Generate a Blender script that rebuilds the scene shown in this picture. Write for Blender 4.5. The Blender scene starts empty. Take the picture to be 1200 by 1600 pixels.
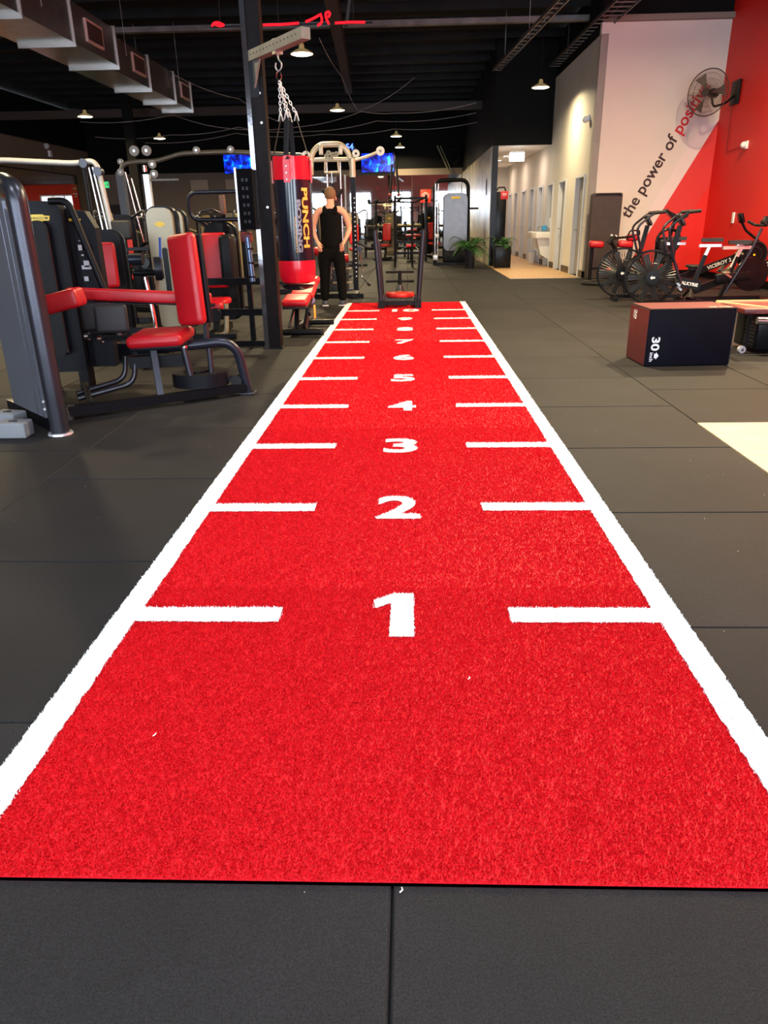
import bpy, bmesh, math, random
import numpy as np
from mathutils import Vector, Matrix, Euler
PI = math.pi
S = bpy.context.scene
COL = S.collection
random.seed(7); RNG = np.random.default_rng(7)

# ------------------------------------------------------------------ camera
def make_camera():
    f, p, y, r = 1133.06, .3817, .0382, -.0174
    F = Vector((-math.sin(y)*math.cos(p), math.cos(y)*math.cos(p), -math.sin(p)))
    r0 = Vector((math.cos(y), math.sin(y), 0)); u0 = r0.cross(F)
    R = math.cos(r)*r0 + math.sin(r)*u0; U = -math.sin(r)*r0 + math.cos(r)*u0
    M = Matrix(((R.x, U.x, -F.x, .0525), (R.y, U.y, -F.y, -1.1602), (R.z, U.z, -F.z, 1.2545), (0, 0, 0, 1)))
    cd = bpy.data.cameras.new('camera'); cd.sensor_fit = 'VERTICAL'; cd.sensor_height = 36
    cd.lens = 36*f/1600; cd.clip_start = .05; cd.clip_end = 200
    c = bpy.data.objects.new('camera', cd); c.matrix_world = M; COL.objects.link(c); S.camera = c
make_camera()

# ------------------------------------------------------------------ world, big lights, exposure
w = bpy.data.worlds.new('world'); S.world = w; w.use_nodes = True
w.node_tree.nodes['Background'].inputs[0].default_value = (.80, .90, 1, 1)
w.node_tree.nodes['Background'].inputs[1].default_value = 9.0
S.view_settings.view_transform = 'Standard'; S.view_settings.look = 'None'
S.view_settings.gamma = 1; S.view_settings.use_curve_mapping = False
S.view_settings.exposure = 0.05
S.cycles.max_bounces = 7; S.cycles.diffuse_bounces = 4; S.cycles.glossy_bounces = 4
S.cycles.sample_clamp_indirect = 6; S.cycles.use_denoising = True
def area(name, loc, rot, sx, sy, power, color, spread=180, disk=False):
    l = bpy.data.lights.new(name, 'AREA'); l.energy = power; l.color = color
    l.shape = 'DISK' if disk else 'RECTANGLE'; l.size = sx
    if not disk: l.size_y = sy
    l.spread = math.radians(spread)
    o = bpy.data.objects.new(name, l); o.location = loc; o.rotation_euler = rot; COL.objects.link(o); return o
# daylight arriving through shopfront windows behind the camera, the outermost two added for light
DAY = (.70, .84, 1.0)
WINS = [(-9.2, 3.2), (-4.5, 1.95), (-.65, 1.75), (3.9, 3.0)]     # centre and width of each shop window
for x, wd in WINS:
    area('window_daylight', (x, -7.28, 2.0), (PI/2, 0, 0), wd, 3.4, 135*wd, DAY)
# unseen fill lights added above the near lane, spread narrowed against mirror reflections
for x, y, p in ((-2.6, .9, 70), (0, -1.6, 98), (2.6, .9, 70), (0, 3.6, 50)):
    area('overhead_fill_light', (x, y, 4.6), (0, 0, 0), 1.2, .6, p, (.86, .92, 1.0), 140)
WARM = (1.0, .79, .45)
LAMPS = [(-1.82, 13.65), (-1.84, 20.7), (-.38, 27.4), (3.05, 17.8), (-8.7, 20.8), (-8.5, 26.5), (-8.6, 13.8),
         (1.5, 6.9), (4.7, 5.6), (5.0, 9.9), (-4.6, 7.6), (-11.5, 17.5), (-8.6, 7.5), (-.3, 31.6)]
HIGH = {9: 5.3}   # added unseen warm light for the mural wall, set high above the frame
LAMP_Z = 4.0

# ------------------------------------------------------------------ materials
MATS = {}
def nodes_mat(name):
    m = bpy.data.materials.new(name); m.use_nodes = True; nt = m.node_tree
    return m, nt, nt.nodes['Principled BSDF']
def mat(name, col, rough=.5, metal=0., bump=0., bscale=200., var=.0, vscale=6., coat=0., spec=.5, sheen=0.):
    if name in MATS: return MATS[name]
    m, nt, b = nodes_mat(name); N = nt.nodes.new; L = nt.links.new
    b.inputs['Base Color'].default_value = (*col, 1); b.inputs['Roughness'].default_value = rough
    b.inputs['Metallic'].default_value = metal; b.inputs['Coat Weight'].default_value = coat
    b.inputs['Specular IOR Level'].default_value = spec; b.inputs['Sheen Weight'].default_value = sheen
    tc = N('ShaderNodeTexCoord')
    if var:
        n = N('ShaderNodeTexNoise'); n.inputs['Scale'].default_value = vscale; n.inputs['Detail'].default_value = 5
        L(tc.outputs['Object'], n.inputs['Vector'])
        mr = N('ShaderNodeMapRange'); mr.inputs['From Min'].default_value = .3; mr.inputs['From Max'].default_value = .7
        mr.inputs['To Min'].default_value = 1-var; mr.inputs['To Max'].default_value = 1+var
        L(n.outputs['Fac'], mr.inputs['Value'])
        mx = N('ShaderNodeVectorMath'); mx.operation = 'SCALE'; mx.inputs[0].default_value = col
        L(mr.outputs[0], mx.inputs['Scale']); L(mx.outputs[0], b.inputs['Base Color'])
    if bump:
        n = N('ShaderNodeTexNoise'); n.inputs['Scale'].default_value = bscale; n.inputs['Detail'].default_value = 3
        L(tc.outputs['Object'], n.inputs['Vector'])
        bp = N('ShaderNodeBump'); bp.inputs['Strength'].default_value = bump; bp.inputs['Distance'].default_value = .01
        L(n.outputs['Fac'], bp.inputs['Height']); L(bp.outputs[0], b.inputs['Normal'])
    MATS[name] = m; return m
def emis(name, col, strength):
    if name in MATS: return MATS[name]
    m, nt, b = nodes_mat(name)
    b.inputs['Base Color'].default_value = (*[c*.3 for c in col], 1)
    b.inputs['Emission Color'].default_value = (*col, 1); b.inputs['Emission Strength'].default_value = strength
    MATS[name] = m; return m

blk = mat('black powder coat', (.0045, .0045, .006), .36, spec=.16, var=.15, bump=.05, bscale=600)
gloss = mat('gloss black', (.004, .004, .005), .25, spec=.18, var=.2)
navy = mat('dark blue grey powder coat', (.016, .018, .030), .30, .3, var=.1)
gun = mat('gunmetal', (.050, .050, .062), .30, .7, var=.12, bump=.03, bscale=500)
rub = mat('black rubber', (.008, .008, .009), .65, spec=.3, var=.2, bump=.2, bscale=400)
pad = mat('charcoal upholstery', (.020, .018, .020), .5, spec=.35, bump=.15, bscale=350, var=.1)
red = mat('red vinyl', (.44, .005, .012), .40, bump=.06, bscale=250, var=.08, spec=.5)
redp = mat('red paint', (.55, .008, .010), .4, var=.05)
chrome = mat('chrome', (.78, .78, .80), .14, 1.)
steel = mat('brushed steel', (.50, .50, .50), .34, .9, var=.1)
silver = mat('silver paint', (.62, .63, .66), .32, .6, var=.06)
champ = mat('champagne shroud', (.27, .225, .145), .33, .35, var=.06)
cream = mat('cream powder coat', (.62, .57, .42), .35, .25, var=.06)
ivory = mat('white gloss', (.80, .80, .80), .3)
galv = mat('galvanised sheet', (.78, .77, .74), .24, .96, var=.14, vscale=9, bump=.03, bscale=60)
yellow = mat('yellow badge', (.85, .58, .02), .4)
white = mat('white print', (.85, .85, .85), .6)
greyp = mat('grey print', (.45, .45, .48), .6)
orange = mat('orange print', (.75, .30, .05), .5)
skin = mat('skin', (.72, .36, .24), .55, var=.06)
cloth = mat('black cotton', (.004, .004, .0045), .9, spec=.1, bump=.3, bscale=300)
hair = mat('light brown hair', (.22, .11, .05), .7, bump=.5, bscale=200)
wood = mat('pale wood', (.66, .44, .22), .45, var=.12, vscale=3)
leafm = mat('green leaf', (.018, .085, .012), .45, var=.3)
wpaint = mat('white wall paint', (.72, .66, .60), .75, var=.03, vscale=1.5, bump=.02)
gpaint = mat('pale grey wall paint', (.62, .59, .54), .75, var=.03, vscale=1.5)
pinkp = mat('pale band paint', (.78, .67, .65), .7)
wred = mat('red wall paint', (.78, .012, .006), .55, var=.03, vscale=1.2)
wred2 = mat('lighter red mural paint', (.72, .03, .028), .6)
taupe = mat('taupe wall paint', (.20, .155, .12), .8, var=.08, vscale=1.)
blackp = mat('black wall paint', (.0022, .002, .0025), .75, spec=.2, var=.3, vscale=2)
ceilm = mat('black ceiling paint', (.0012, .0012, .0015), .8, var=.3)
purl = mat('dark purlin paint', (.0065, .006, .0065), .55, var=.6, spec=.2, vscale=2.5)
mirror = mat('mirror glass', (.80, .80, .80), .02, 1.)

def rubber_floor():
    m, nt, b = nodes_mat('speckled rubber tile'); N = nt.nodes.new; L = nt.links.new
    tc = N('ShaderNodeTexCoord'); geo = N('ShaderNodeNewGeometry'); oi = N('ShaderNodeObjectInfo')
    n1 = N('ShaderNodeTexNoise'); n1.inputs['Scale'].default_value = 260; n1.inputs['Detail'].default_value = 2
    L(geo.outputs['Position'], n1.inputs['Vector'])
    n2 = N('ShaderNodeTexNoise'); n2.inputs['Scale'].default_value = 1.6; n2.inputs['Detail'].default_value = 6; n2.inputs['Roughness'].default_value = .6
    L(geo.outputs['Position'], n2.inputs['Vector'])
    r1 = N('ShaderNodeMapRange'); r1.inputs['From Min'].default_value = .3; r1.inputs['From Max'].default_value = .75
    r1.inputs['To Min'].default_value = .65; r1.inputs['To Max'].default_value = 1.45; L(n1.outputs['Fac'], r1.inputs['Value'])
    r2 = N('ShaderNodeMapRange'); r2.inputs['From Min'].default_value = .3; r2.inputs['From Max'].default_value = .7
    r2.inputs['To Min'].default_value = .82; r2.inputs['To Max'].default_value = 1.22; L(n2.outputs['Fac'], r2.inputs['Value'])
    r3 = N('ShaderNodeMapRange'); r3.inputs['To Min'].default_value = .88; r3.inputs['To Max'].default_value = 1.12; L(oi.outputs['Random'], r3.inputs['Value'])
    a = N('ShaderNodeMath'); a.operation = 'MULTIPLY'; L(r1.outputs[0], a.inputs[0]); L(r2.outputs[0], a.inputs[1])
    c = N('ShaderNodeMath'); c.operation = 'MULTIPLY'; L(a.outputs[0], c.inputs[0]); L(r3.outputs[0], c.inputs[1])
    v = N('ShaderNodeVectorMath'); v.operation = 'SCALE'; v.inputs[0].default_value = TILE; L(c.outputs[0], v.inputs['Scale'])
    # sparse pale flecks of grit and lint
    vo = N('ShaderNodeTexVoronoi'); vo.inputs['Scale'].default_value = 13; vo.inputs['Randomness'].default_value = 1; L(geo.outputs['Position'], vo.inputs['Vector'])
    lt = N('ShaderNodeMath'); lt.operation = 'LESS_THAN'; lt.inputs[1].default_value = .035; L(vo.outputs['Distance'], lt.inputs[0])
    sp = N('ShaderNodeSeparateColor'); L(vo.outputs['Color'], sp.inputs[0])
    gt = N('ShaderNodeMath'); gt.operation = 'GREATER_THAN'; gt.inputs[1].default_value = .74; L(sp.outputs[0], gt.inputs[0])
    mm = N('ShaderNodeMath'); mm.operation = 'MULTIPLY'; L(lt.outputs[0], mm.inputs[0]); L(gt.outputs[0], mm.inputs[1])
    mx = N('ShaderNodeMix'); mx.data_type = 'RGBA'; L(mm.outputs[0], mx.inputs[0]); L(v.outputs[0], mx.inputs[6]); mx.inputs[7].default_value = (.35, .34, .32, 1)
    L(mx.outputs[2], b.inputs['Base Color'])
    b.inputs['Roughness'].default_value = .66; b.inputs['Specular IOR Level'].default_value = .13
    bp = N('ShaderNodeBump'); bp.inputs['Strength'].default_value = .35; bp.inputs['Distance'].default_value = .003
    L(n1.outputs['Fac'], bp.inputs['Height']); L(bp.outputs[0], b.inputs['Normal'])
    return m
TILE = (.0172, .0168, .0180)
tile_m = rubber_floor()
def plank_mat(name, col, sx, sy):
    m, nt, b = nodes_mat(name); N = nt.nodes.new; L = nt.links.new
    geo = N('ShaderNodeNewGeometry'); mp = N('ShaderNodeMapping'); L(geo.outputs['Position'], mp.inputs[0]); mp.inputs['Scale'].default_value = (sx, sy, 1)
    n = N('ShaderNodeTexNoise'); n.inputs['Scale'].default_value = 4; n.inputs['Detail'].default_value = 6; L(mp.outputs[0], n.inputs['Vector'])
    cr = N('ShaderNodeValToRGB'); cr.color_ramp.elements[0].color = (*[c*.78 for c in col], 1); cr.color_ramp.elements[1].color = (*[min(1, c*1.15) for c in col], 1)
    cr.color_ramp.elements[0].position = .3; cr.color_ramp.elements[1].position = .7
    L(n.outputs['Fac'], cr.inputs[0]); L(cr.outputs[0], b.inputs['Base Color']); b.inputs['Roughness'].default_value = .42; return m
planks = plank_mat('oak plank floor', (.55, .34, .16), 6, 1)
plyw = plank_mat('maple platform sheet', (.78, .58, .33), 1, 8)
def turf_mat(name, a, c):
    m, nt, b = nodes_mat(name); N = nt.nodes.new; L = nt.links.new
    geo = N('ShaderNodeNewGeometry'); n = N('ShaderNodeTexNoise'); n.inputs['Scale'].default_value = 230; n.inputs['Detail'].default_value = 2
    L(geo.outputs['Position'], n.inputs['Vector'])
    cr = N('ShaderNodeValToRGB'); cr.color_ramp.elements[0].color = (*a, 1); cr.color_ramp.elements[1].color = (*c, 1)
    cr.color_ramp.elements[0].position = .32; cr.color_ramp.elements[1].position = .68
    L(n.outputs['Fac'], cr.inputs[0]); L(cr.outputs[0], b.inputs['Base Color']); b.inputs['Roughness'].default_value = .6
    b.inputs['Specular IOR Level'].default_value = .25
    return m
turf_red = turf_mat('red turf fibre', (.46, .001, .004), (.86, .010, .024))
turf_white = turf_mat('white turf fibre', (.72, .74, .74), (.90, .92, .92))
def tv_mat():
    m, nt, b = nodes_mat('blue television picture'); N = nt.nodes.new; L = nt.links.new
    tc = N('ShaderNodeTexCoord'); n = N('ShaderNodeTexNoise'); n.inputs['Scale'].default_value = 3.2; n.inputs['Detail'].default_value = 3; n.inputs['Distortion'].default_value = .8
    L(tc.outputs['Object'], n.inputs['Vector']); cr = N('ShaderNodeValToRGB'); e = cr.color_ramp.elements
    e[0].position = .40; e[0].color = (0, .0, .10, 1); e[1].position = .68; e[1].color = (0, .75, 1, 1)
    x = e.new(.50); x.color = (0, .02, .85, 1); x = e.new(.58); x.color = (0, .12, 1, 1)
    L(n.outputs['Fac'], cr.inputs[0]); b.inputs['Base Color'].default_value = (0, 0, .01, 1)
    L(cr.outputs[0], b.inputs['Emission Color']); b.inputs['Emission Strength'].default_value = 1.3; return m
tvm = tv_mat()

# ------------------------------------------------------------------ mesh building
def rotm(rx=0, ry=0, rz=0): return Euler((rx, ry, rz)).to_matrix()
class MB:
    def __init__(s): s.v = []; s.f = []
    def add(s, vs, fs):
        o = len(s.v); s.v += [tuple(v) for v in vs]; s.f += [tuple(i+o for i in f) for f in fs]; return s
    def box(s, c, d, r=None):
        c = Vector(c); h = Vector(d)/2; vs = []
        for x in (-1, 1):
            for y in (-1, 1):
                for z in (-1, 1):
                    p = Vector((x*h.x, y*h.y, z*h.z)); vs.append(c + (r @ p if r else p))
        return s.add(vs, [(0, 1, 3, 2), (4, 6, 7, 5), (0, 4, 5, 1), (2, 3, 7, 6), (0, 2, 6, 4), (1, 5, 7, 3)])
    def rbox(s, c, d, rad=.01, r=None, seg=3):
        bm = bmesh.new(); bmesh.ops.create_cube(bm, size=1)
        for v in bm.verts: v.co = Vector((v.co.x*d[0], v.co.y*d[1], v.co.z*d[2]))
        bmesh.ops.bevel(bm, geom=bm.edges[:], offset=min(rad, min(d)*.49), segments=seg, affect='EDGES', profile=.5)
        c = Vector(c); bm.verts.index_update()
        s.add([c + (r @ v.co if r else v.co) for v in bm.verts], [[v.index for v in f.verts] for f in bm.faces]); bm.free(); return s
    def ring(s, c, u, v, ru, rv, n, ph=0): return [c + u*(ru*math.cos(ph+2*PI*i/n)) + v*(rv*math.sin(ph+2*PI*i/n)) for i in range(n)]
    def tube(s, pts, r, n=12, ru=None, caps=True, closed=False):
        pts = [Vector(p) for p in pts]; m = len(pts); rs = r if isinstance(r, (list, tuple)) else [r]*m
        T = []
        for i in range(m):
            a = pts[(i-1) % m] if (i or closed) else pts[0]; b = pts[(i+1) % m] if (i < m-1 or closed) else pts[-1]
            T.append((b-a).normalized())
        u = T[0].cross(Vector((0, 0, 1)));
        if u.length < .1: u = T[0].cross(Vector((0, 1, 0)))
        u.normalize(); vs = []
        for i in range(m):
            u = (u - T[i]*u.dot(T[i])).normalized(); v = T[i].cross(u)
            k = (ru if ru else 1.)
            vs += s.ring(pts[i], u, v, rs[i], rs[i]*k, n)
        fs = []
        for i in range(m if closed else m-1):
            a = i*n; b = ((i+1) % m)*n
            for j in range(n): fs.append((a+j, a+(j+1) % n, b+(j+1) % n, b+j))
        if caps and not closed: fs += [tuple(range(n))[::-1], tuple(range((m-1)*n, m*n))]
        return s.add(vs, fs)
    def cyl(s, a, b, r, r2=None, n=16): return s.tube([a, b], [r, r if r2 is None else r2], n)
    def bar(s, a, b, w, h=None, up=(0, 0, 1)):
        a = Vector(a); b = Vector(b); d = (b-a); L = d.length; y = d.normalized(); up = Vector(up)
        x = y.cross(up)
        if x.length < .05: x = y.cross(Vector((0, 1, 0)))
        x.normalize(); z = x.cross(y); r = Matrix((x, y, z)).transposed()
        return s.box((a+b)/2, (w, L, h or w), r)
    def sph(s, c, r, n=14, m=9, sc=(1, 1, 1)):
        c = Vector(c); vs = [c+Vector((0, 0, r*sc[2]))]
        for i in range(1, m):
            t = PI*i/m
            for j in range(n): p = 2*PI*j/n; vs.append(c+Vector((r*sc[0]*math.sin(t)*math.cos(p), r*sc[1]*math.sin(t)*math.sin(p), r*sc[2]*math.cos(t))))
        vs.append(c-Vector((0, 0, r*sc[2]))); fs = [(0, 1+j, 1+(j+1) % n) for j in range(n)]
        for i in range(m-2):
            for j in range(n): a = 1+i*n; fs.append((a+j, a+n+j, a+n+(j+1) % n, a+(j+1) % n))
        e = len(vs)-1; a = 1+(m-2)*n; fs += [(e, a+(j+1) % n, a+j) for j in range(n)]
        return s.add(vs, fs)
    def lathe(s, prof, c=(0, 0, 0), n=24, axis=None):
        c = Vector(c); q = Vector(axis).to_track_quat('Z', 'Y').to_matrix() if axis else None; vs = []
        for r, z in prof:
            for j in range(n):
                p = Vector((r*math.cos(2*PI*j/n), r*math.sin(2*PI*j/n), z)); vs.append(c + (q @ p if q else p))
        fs = []
        for i in range(len(prof)-1):
            for j in range(n): fs.append((i*n+j, i*n+(j+1) % n, (i+1)*n+(j+1) % n, (i+1)*n+j))
        return s.add(vs, fs)
    def prism(s, poly, o, u, v, t):   # polygon in the plane (u, v) at o, thickness t along u x v
        o = Vector(o); u = Vector(u).normalized(); v = Vector(v).normalized(); nn = u.cross(v); n = len(poly)
        A = [o+u*a+v*b for a, b in poly]; B = [p+nn*t for p in A]
        fs = [tuple(range(n))[::-1], tuple(range(n, 2*n))] + [(i, (i+1) % n, n+(i+1) % n, n+i) for i in range(n)]
        return s.add(A+B, fs)
    def rprism(s, w, h, rad, o, u, v, t, seg=5):
        return s.prism(rrect(w, h, rad, seg), o, u, v, t)
    def torus(s, c, axis, R, r, n=32, m=8):
        q = Vector(axis).to_track_quat('Z', 'Y').to_matrix(); c = Vector(c)
        return s.tube([c+q@Vector((R*math.cos(2*PI*i/n), R*math.sin(2*PI*i/n), 0)) for i in range(n)], r, m, closed=True)
    def text(s, string, size, o, u, v, t=.001, bold=0., width=None, height=None, center=False):
        vs, fs = text_geo(string, bold)
        xs = [p[0] for p in vs]; ys = [p[1] for p in vs]; x0, x1, y0, y1 = min(xs), max(xs), min(ys), max(ys)
        kx = ky = size
        if width: kx = width/(x1-x0)
        if height: ky = height/(y1-y0)
        if width and not height: ky = kx
        if height and not width: kx = ky
        cx = (x0+x1)/2 if center else x0; cy = (y0+y1)/2 if center else (y0 if height else 0)
        o = Vector(o); u = Vector(u).normalized(); v = Vector(v).normalized(); nn = u.cross(v)
        A = [o+u*((a-cx)*kx)+v*((b-cy)*ky)+nn*t for a, b in vs]
        return s.add(A, fs)
    def build(s, name, material, parent=None, off=None, angle=40, label=None, smooth=True):
        me = bpy.data.meshes.new(name); o3 = Vector(off) if off is not None else Vector((0, 0, 0))
        me.from_pydata([tuple(Vector(v)-o3) for v in s.v], [], s.f); me.materials.append(material)
        if smooth:
            me.shade_smooth(); me.set_sharp_from_angle(angle=math.radians(angle))
        o = bpy.data.objects.new(name, me); COL.objects.link(o)
        if parent: o.parent = parent
        if label: o['label'] = label
        return o
def rrect(w, h, rad, seg=5):
    P = []
    for cx, cy, a in ((w/2-rad, h/2-rad, 0), (-w/2+rad, h/2-rad, 90), (-w/2+rad, -h/2+rad, 180), (w/2-rad, -h/2+rad, 270)):
        for i in range(seg+1):
            t = math.radians(a+90*i/seg); P.append((cx+rad*math.cos(t), cy+rad*math.sin(t)))
    return P
_TG = {}
def text_geo(string, bold):
    k = (string, bold)
    if k in _TG: return _TG[k]
    cu = bpy.data.curves.new('t', 'FONT'); cu.body = string; cu.offset = bold; cu.resolution_u = 5; cu.fill_mode = 'FRONT'
    o = bpy.data.objects.new('t', cu); COL.objects.link(o)
    me = bpy.data.meshes.new_from_object(o)
    _TG[k] = ([(v.co.x, v.co.y) for v in me.vertices], [tuple(p.vertices) for p in me.polygons])
    bpy.data.objects.remove(o); bpy.data.meshes.remove(me); return _TG[k]
def fillet(pts, rad=.08, seg=6, closed=False):
    pts = [Vector(p) for p in pts]; out = []; m = len(pts)
    for i, p in enumerate(pts):
        if not closed and i in (0, m-1): out.append(p); continue
        a = pts[i-1]; b = pts[(i+1) % m]; da = a-p; db = b-p; r = min(rad, da.length*.49, db.length*.49)
        A = p+da.normalized()*r; B = p+db.normalized()*r
        for k in range(seg+1): t = k/seg; out.append(A*(1-t)**2+p*2*t*(1-t)+B*t*t)
    return out
def thing(name, label, cat, loc=(0, 0, 0), rz=0, group=None):
    o = bpy.data.objects.new(name, None); COL.objects.link(o); o.location = loc; o.rotation_euler = (0, 0, rz)
    o.empty_display_size = .1; o['label'] = label; o['category'] = cat
    if group: o['group'] = group
    return o
def tag(o, label, cat, group=None, kind=None):
    o['label'] = label; o['category'] = cat
    if group: o['group'] = group
    if kind: o['kind'] = kind
    return o
def struct(name, mb, m, **k):
    o = mb.build(name, m, **k); o['kind'] = 'structure'; return o
def dup(root, loc, rz=None, label=None):
    r = root.copy(); COL.objects.link(r); r.location = loc
    if rz is not None: r.rotation_euler = (0, 0, rz)
    if label: r['label'] = label
    for ch in list(root.children):
        c = ch.copy(); COL.objects.link(c); c.parent = r
        for g in list(ch.children):
            d = g.copy(); COL.objects.link(d); d.parent = c
    return r
X, Y, Z = Vector((1, 0, 0)), Vector((0, 1, 0)), Vector((0, 0, 1))

# ------------------------------------------------------------------ the room
XL, XR, YF, YB, ZC = -13.7, 6.47, -7.0, 33.0, 5.6
YP, XD, XK, YK, YE = 16.0, 3.92, 2.35, 20.85, 30.1      # mural wall, door wall, dark wall, bulkhead, corridor end
floor = struct('floor', MB().box(((XL+XR)/2, (YF+YB)/2, -.07), (XR-XL+.6, YB-YF+.6, .08)), mat('sub floor', (.004, .004, .004), .9), smooth=False)
PX, PY = .955, 1.01
def tile_mesh(w, l, h=.028, bev=.004):
    me = bpy.data.meshes.new('tile'); a, b = w/2, l/2; vs = []
    for (x, y, z) in ((a, b, -h), (a, b, -bev), (a-bev, b-bev, 0)):
        vs += [(-x, -y, z), (x, -y, z), (x, y, z), (-x, y, z)]
    fs = [(8, 9, 10, 11)]
    for k in (0, 4):
        for i in range(4): j = (i+1) % 4; fs.append((k+i, k+j, k+4+j, k+4+i))
    me.from_pydata(vs, [], fs); me.materials.append(tile_m); return me
tmesh = tile_mesh(PX-.005, PY-.005)
cells = []
PLAT = (1.925, 3.835, 1.48, 3.505)
WOODX, WOODY = 2.33, 15.98
for k in range(-15, 7):
    x0 = .015+PX*k; x1 = x0+PX
    off = {-2: .43, -3: -.06, 1: -.07, 2: .465, 3: .465}.get(k, (.43 if k % 2 == 0 else -.07))
    if k in (-1, 0): off = -.07
    for j in range(-7, 33):
        y0 = off+PY*j; y1 = y0+PY
        if k in (-1, 0) and 0 <= j <= 10: continue
        a, b, c, d = x0, x1, y0, y1
        if a > XR or c > YB: continue
        if d < YF: continue
        # clip against walls and the wooden areas
        if c < PLAT[3]-.01 and d > PLAT[2]+.01 and a > PLAT[0]-.01 and b < PLAT[1]+.01:
            if d > PLAT[3]+.02: c = PLAT[3]
            elif c < PLAT[2]-.02: d = PLAT[2]
            else: continue
        if d > WOODY and b > WOODX:
            if c >= WOODY-.02:
                if a >= WOODX-.02: continue
                b = WOODX
            else:
                if a < WOODX-.02: cells.append((a, WOODX, WOODY, d))
                d = WOODY
        a = max(a, XL); b = min(b, XR); c = max(c, YF); d = min(d, YB)
        if b-a < .05 or d-c < .05: continue
        cells.append((a, b, c, d))
def in_view(c):
    x = (c[0]+c[1])/2; y = (c[2]+c[3])/2+1.3
    return y > 0 and abs(x)/(y+.6) < .66
near = sorted([c for c in cells if in_view(c) and (c[2]+c[3])/2 < 26], key=lambda c: (c[0]**2+(c[2]+1.2)**2))[:300]
ns = set(near); far = [c for c in cells if c not in ns]
for a, b, c, d in near:
    full = abs((b-a)-PX) < .01 and abs((d-c)-PY) < .01
    o = bpy.data.objects.new('tile', tmesh if full else tile_mesh(b-a-.005, d-c-.005)); COL.objects.link(o); o.parent = floor
    o.location = ((a+b)/2, (c+d)/2, random.uniform(-.0012, .0004))
ft = MB()
for a, b, c, d in far:
    z = random.uniform(-.0012, .0004); ft.box(((a+b)/2, (c+d)/2, -.015+z), (b-a-.005, d-c-.005, .03))
o = ft.build('tile', tile_m, floor, smooth=False); o['kind'] = 'stuff'
# wooden corridor floor: boards run down the corridor
wf = MB()
n = 9; wx = (XD-WOODX)/n
for i in range(n):
    y = WOODY-random.random()*1.2
    while y < 34:
        y2 = y+1.8; wf.box((WOODX+wx*(i+.5), (max(y, WOODY)+y2)/2, -.0145), (wx-.003, y2-max(y, WOODY)-.003, .03)); y = y2
o = wf.build('plank', planks, floor, smooth=False); o['kind'] = 'stuff'
MB().box(((WOODX+XD)/2, WOODY-.012, .003), (XD-WOODX, .025, .006)).build('threshold_strip', steel, floor)
# the maple sheet set flush in the rubber tiles
for i in range(4):
    h = (PLAT[3]-PLAT[2])/4
    MB().box(((PLAT[0]+PLAT[1])/2, PLAT[2]+h*(i+.5), -.013), (PLAT[1]-PLAT[0]-.006, h-.002, .027)).build('plank', plyw, floor, smooth=False)

T = .15
def wall(name, c, d, m): return struct(name, MB().box(c, d), m, smooth=False)
H = ZC
OY0, OY1, OZ = 22.6, 31.45, 3.2
wl = struct('wall_left', MB().box((XL-T/2, (YF+OY0)/2, 2.1), (T, OY0-YF, 4.2)).box((XL-T/2, (OY1+YB)/2, 2.1), (T, YB-OY1, 4.2)).box((XL-T/2, (OY0+OY1)/2, (OZ+4.2)/2), (T, OY1-OY0, 4.2-OZ)).box((XL-T/2, (OY0+OY1)/2, .05), (T, OY1-OY0, .1)), taupe, smooth=False)
# the adjoining studio seen through the glazing: floor, far wall in cream and red, its own ceiling and lamp
studio = struct('wall_studio', MB().box((-22, 38.1, 1.6), (17, .2, 3.2)), mat('cream studio paint', (.62, .56, .36), .7), smooth=False)
MB().prism([(-19.3, 0), (-13.6, 0), (-13.6, 3.2), (-20.5, 3.2)], (0, 38.0, 0), X, Z, .01).build('painted_field', mat('coral red studio paint', (.80, .05, .03), .6), studio, smooth=False)
struct('floor_studio', MB().box((-22, 30, -.05), (16.4, 17, .1)), planks, smooth=False)
struct('ceiling_studio', MB().box((-22, 30, 3.25), (16.4, 17, .1)), ceilm, smooth=False)
struct('wall_studio_side', MB().box((-30.2, 30, 1.9), (.2, 17, 3.8)).box((-13.7, 35.8, 1.9), (.2, 4.6, 3.8)).box((-22, 21.5, 1.9), (16.4, .2, 3.8)), wpaint, smooth=False)
w9 = struct('window_9', MB().box((-17.5, 37.96, 2.25), (1.9, .06, .95)), ivory, smooth=False)
for i in range(3): MB().box((-18.1+.6*i, 37.92, 2.25), (.52, .02, .82)).build('pane', emis('lit window pane', (.78, .82, 1), 1.6), w9, smooth=False)
area('studio_light', (-19, 31, 3.15), (0, 0, 0), 3, 3, 260, (1, .92, .80))
gm, gnt, gb = nodes_mat('clear glazing'); gb.inputs['Transmission Weight'].default_value = 1; gb.inputs['Roughness'].default_value = 0; gb.inputs['IOR'].default_value = 1.05; gb.inputs['Base Color'].default_value = (.9, .9, .9, 1)
w8 = struct('window_8', MB().box((XL-.02, OY0+.03, 1.65), (.05, .06, 3.1)).box((XL-.02, OY1-.03, 1.65), (.05, .06, 3.1)).box((XL-.02, (OY0+OY1)/2, OZ-.02), (.05, OY1-OY0, .05)), blk, smooth=False)
for i in range(4):
    g = (OY1-OY0)/4; MB().box((XL-.05, OY0+g*(i+.5), 1.65), (.008, g-.02, 3.1)).build('pane', gm, w8, smooth=False)
MB().box((XL-T/2, (YF+YB)/2, (4.2+H)/2), (T, YB-YF, H-4.2)).build('upper_panel', blackp, wl, smooth=False)  # black imitates the unlit wall above the lamps' cutoff
wb = wall('wall_back', ((XL+XK)/2, YB+T/2, 1.65), (XK-XL, T, 3.3), taupe)
MB().box(((XL+XK)/2, YB+T/2, (3.3+H)/2), (XK-XL, T, H-3.3)).build('upper_panel', blackp, wb, smooth=False)
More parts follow.
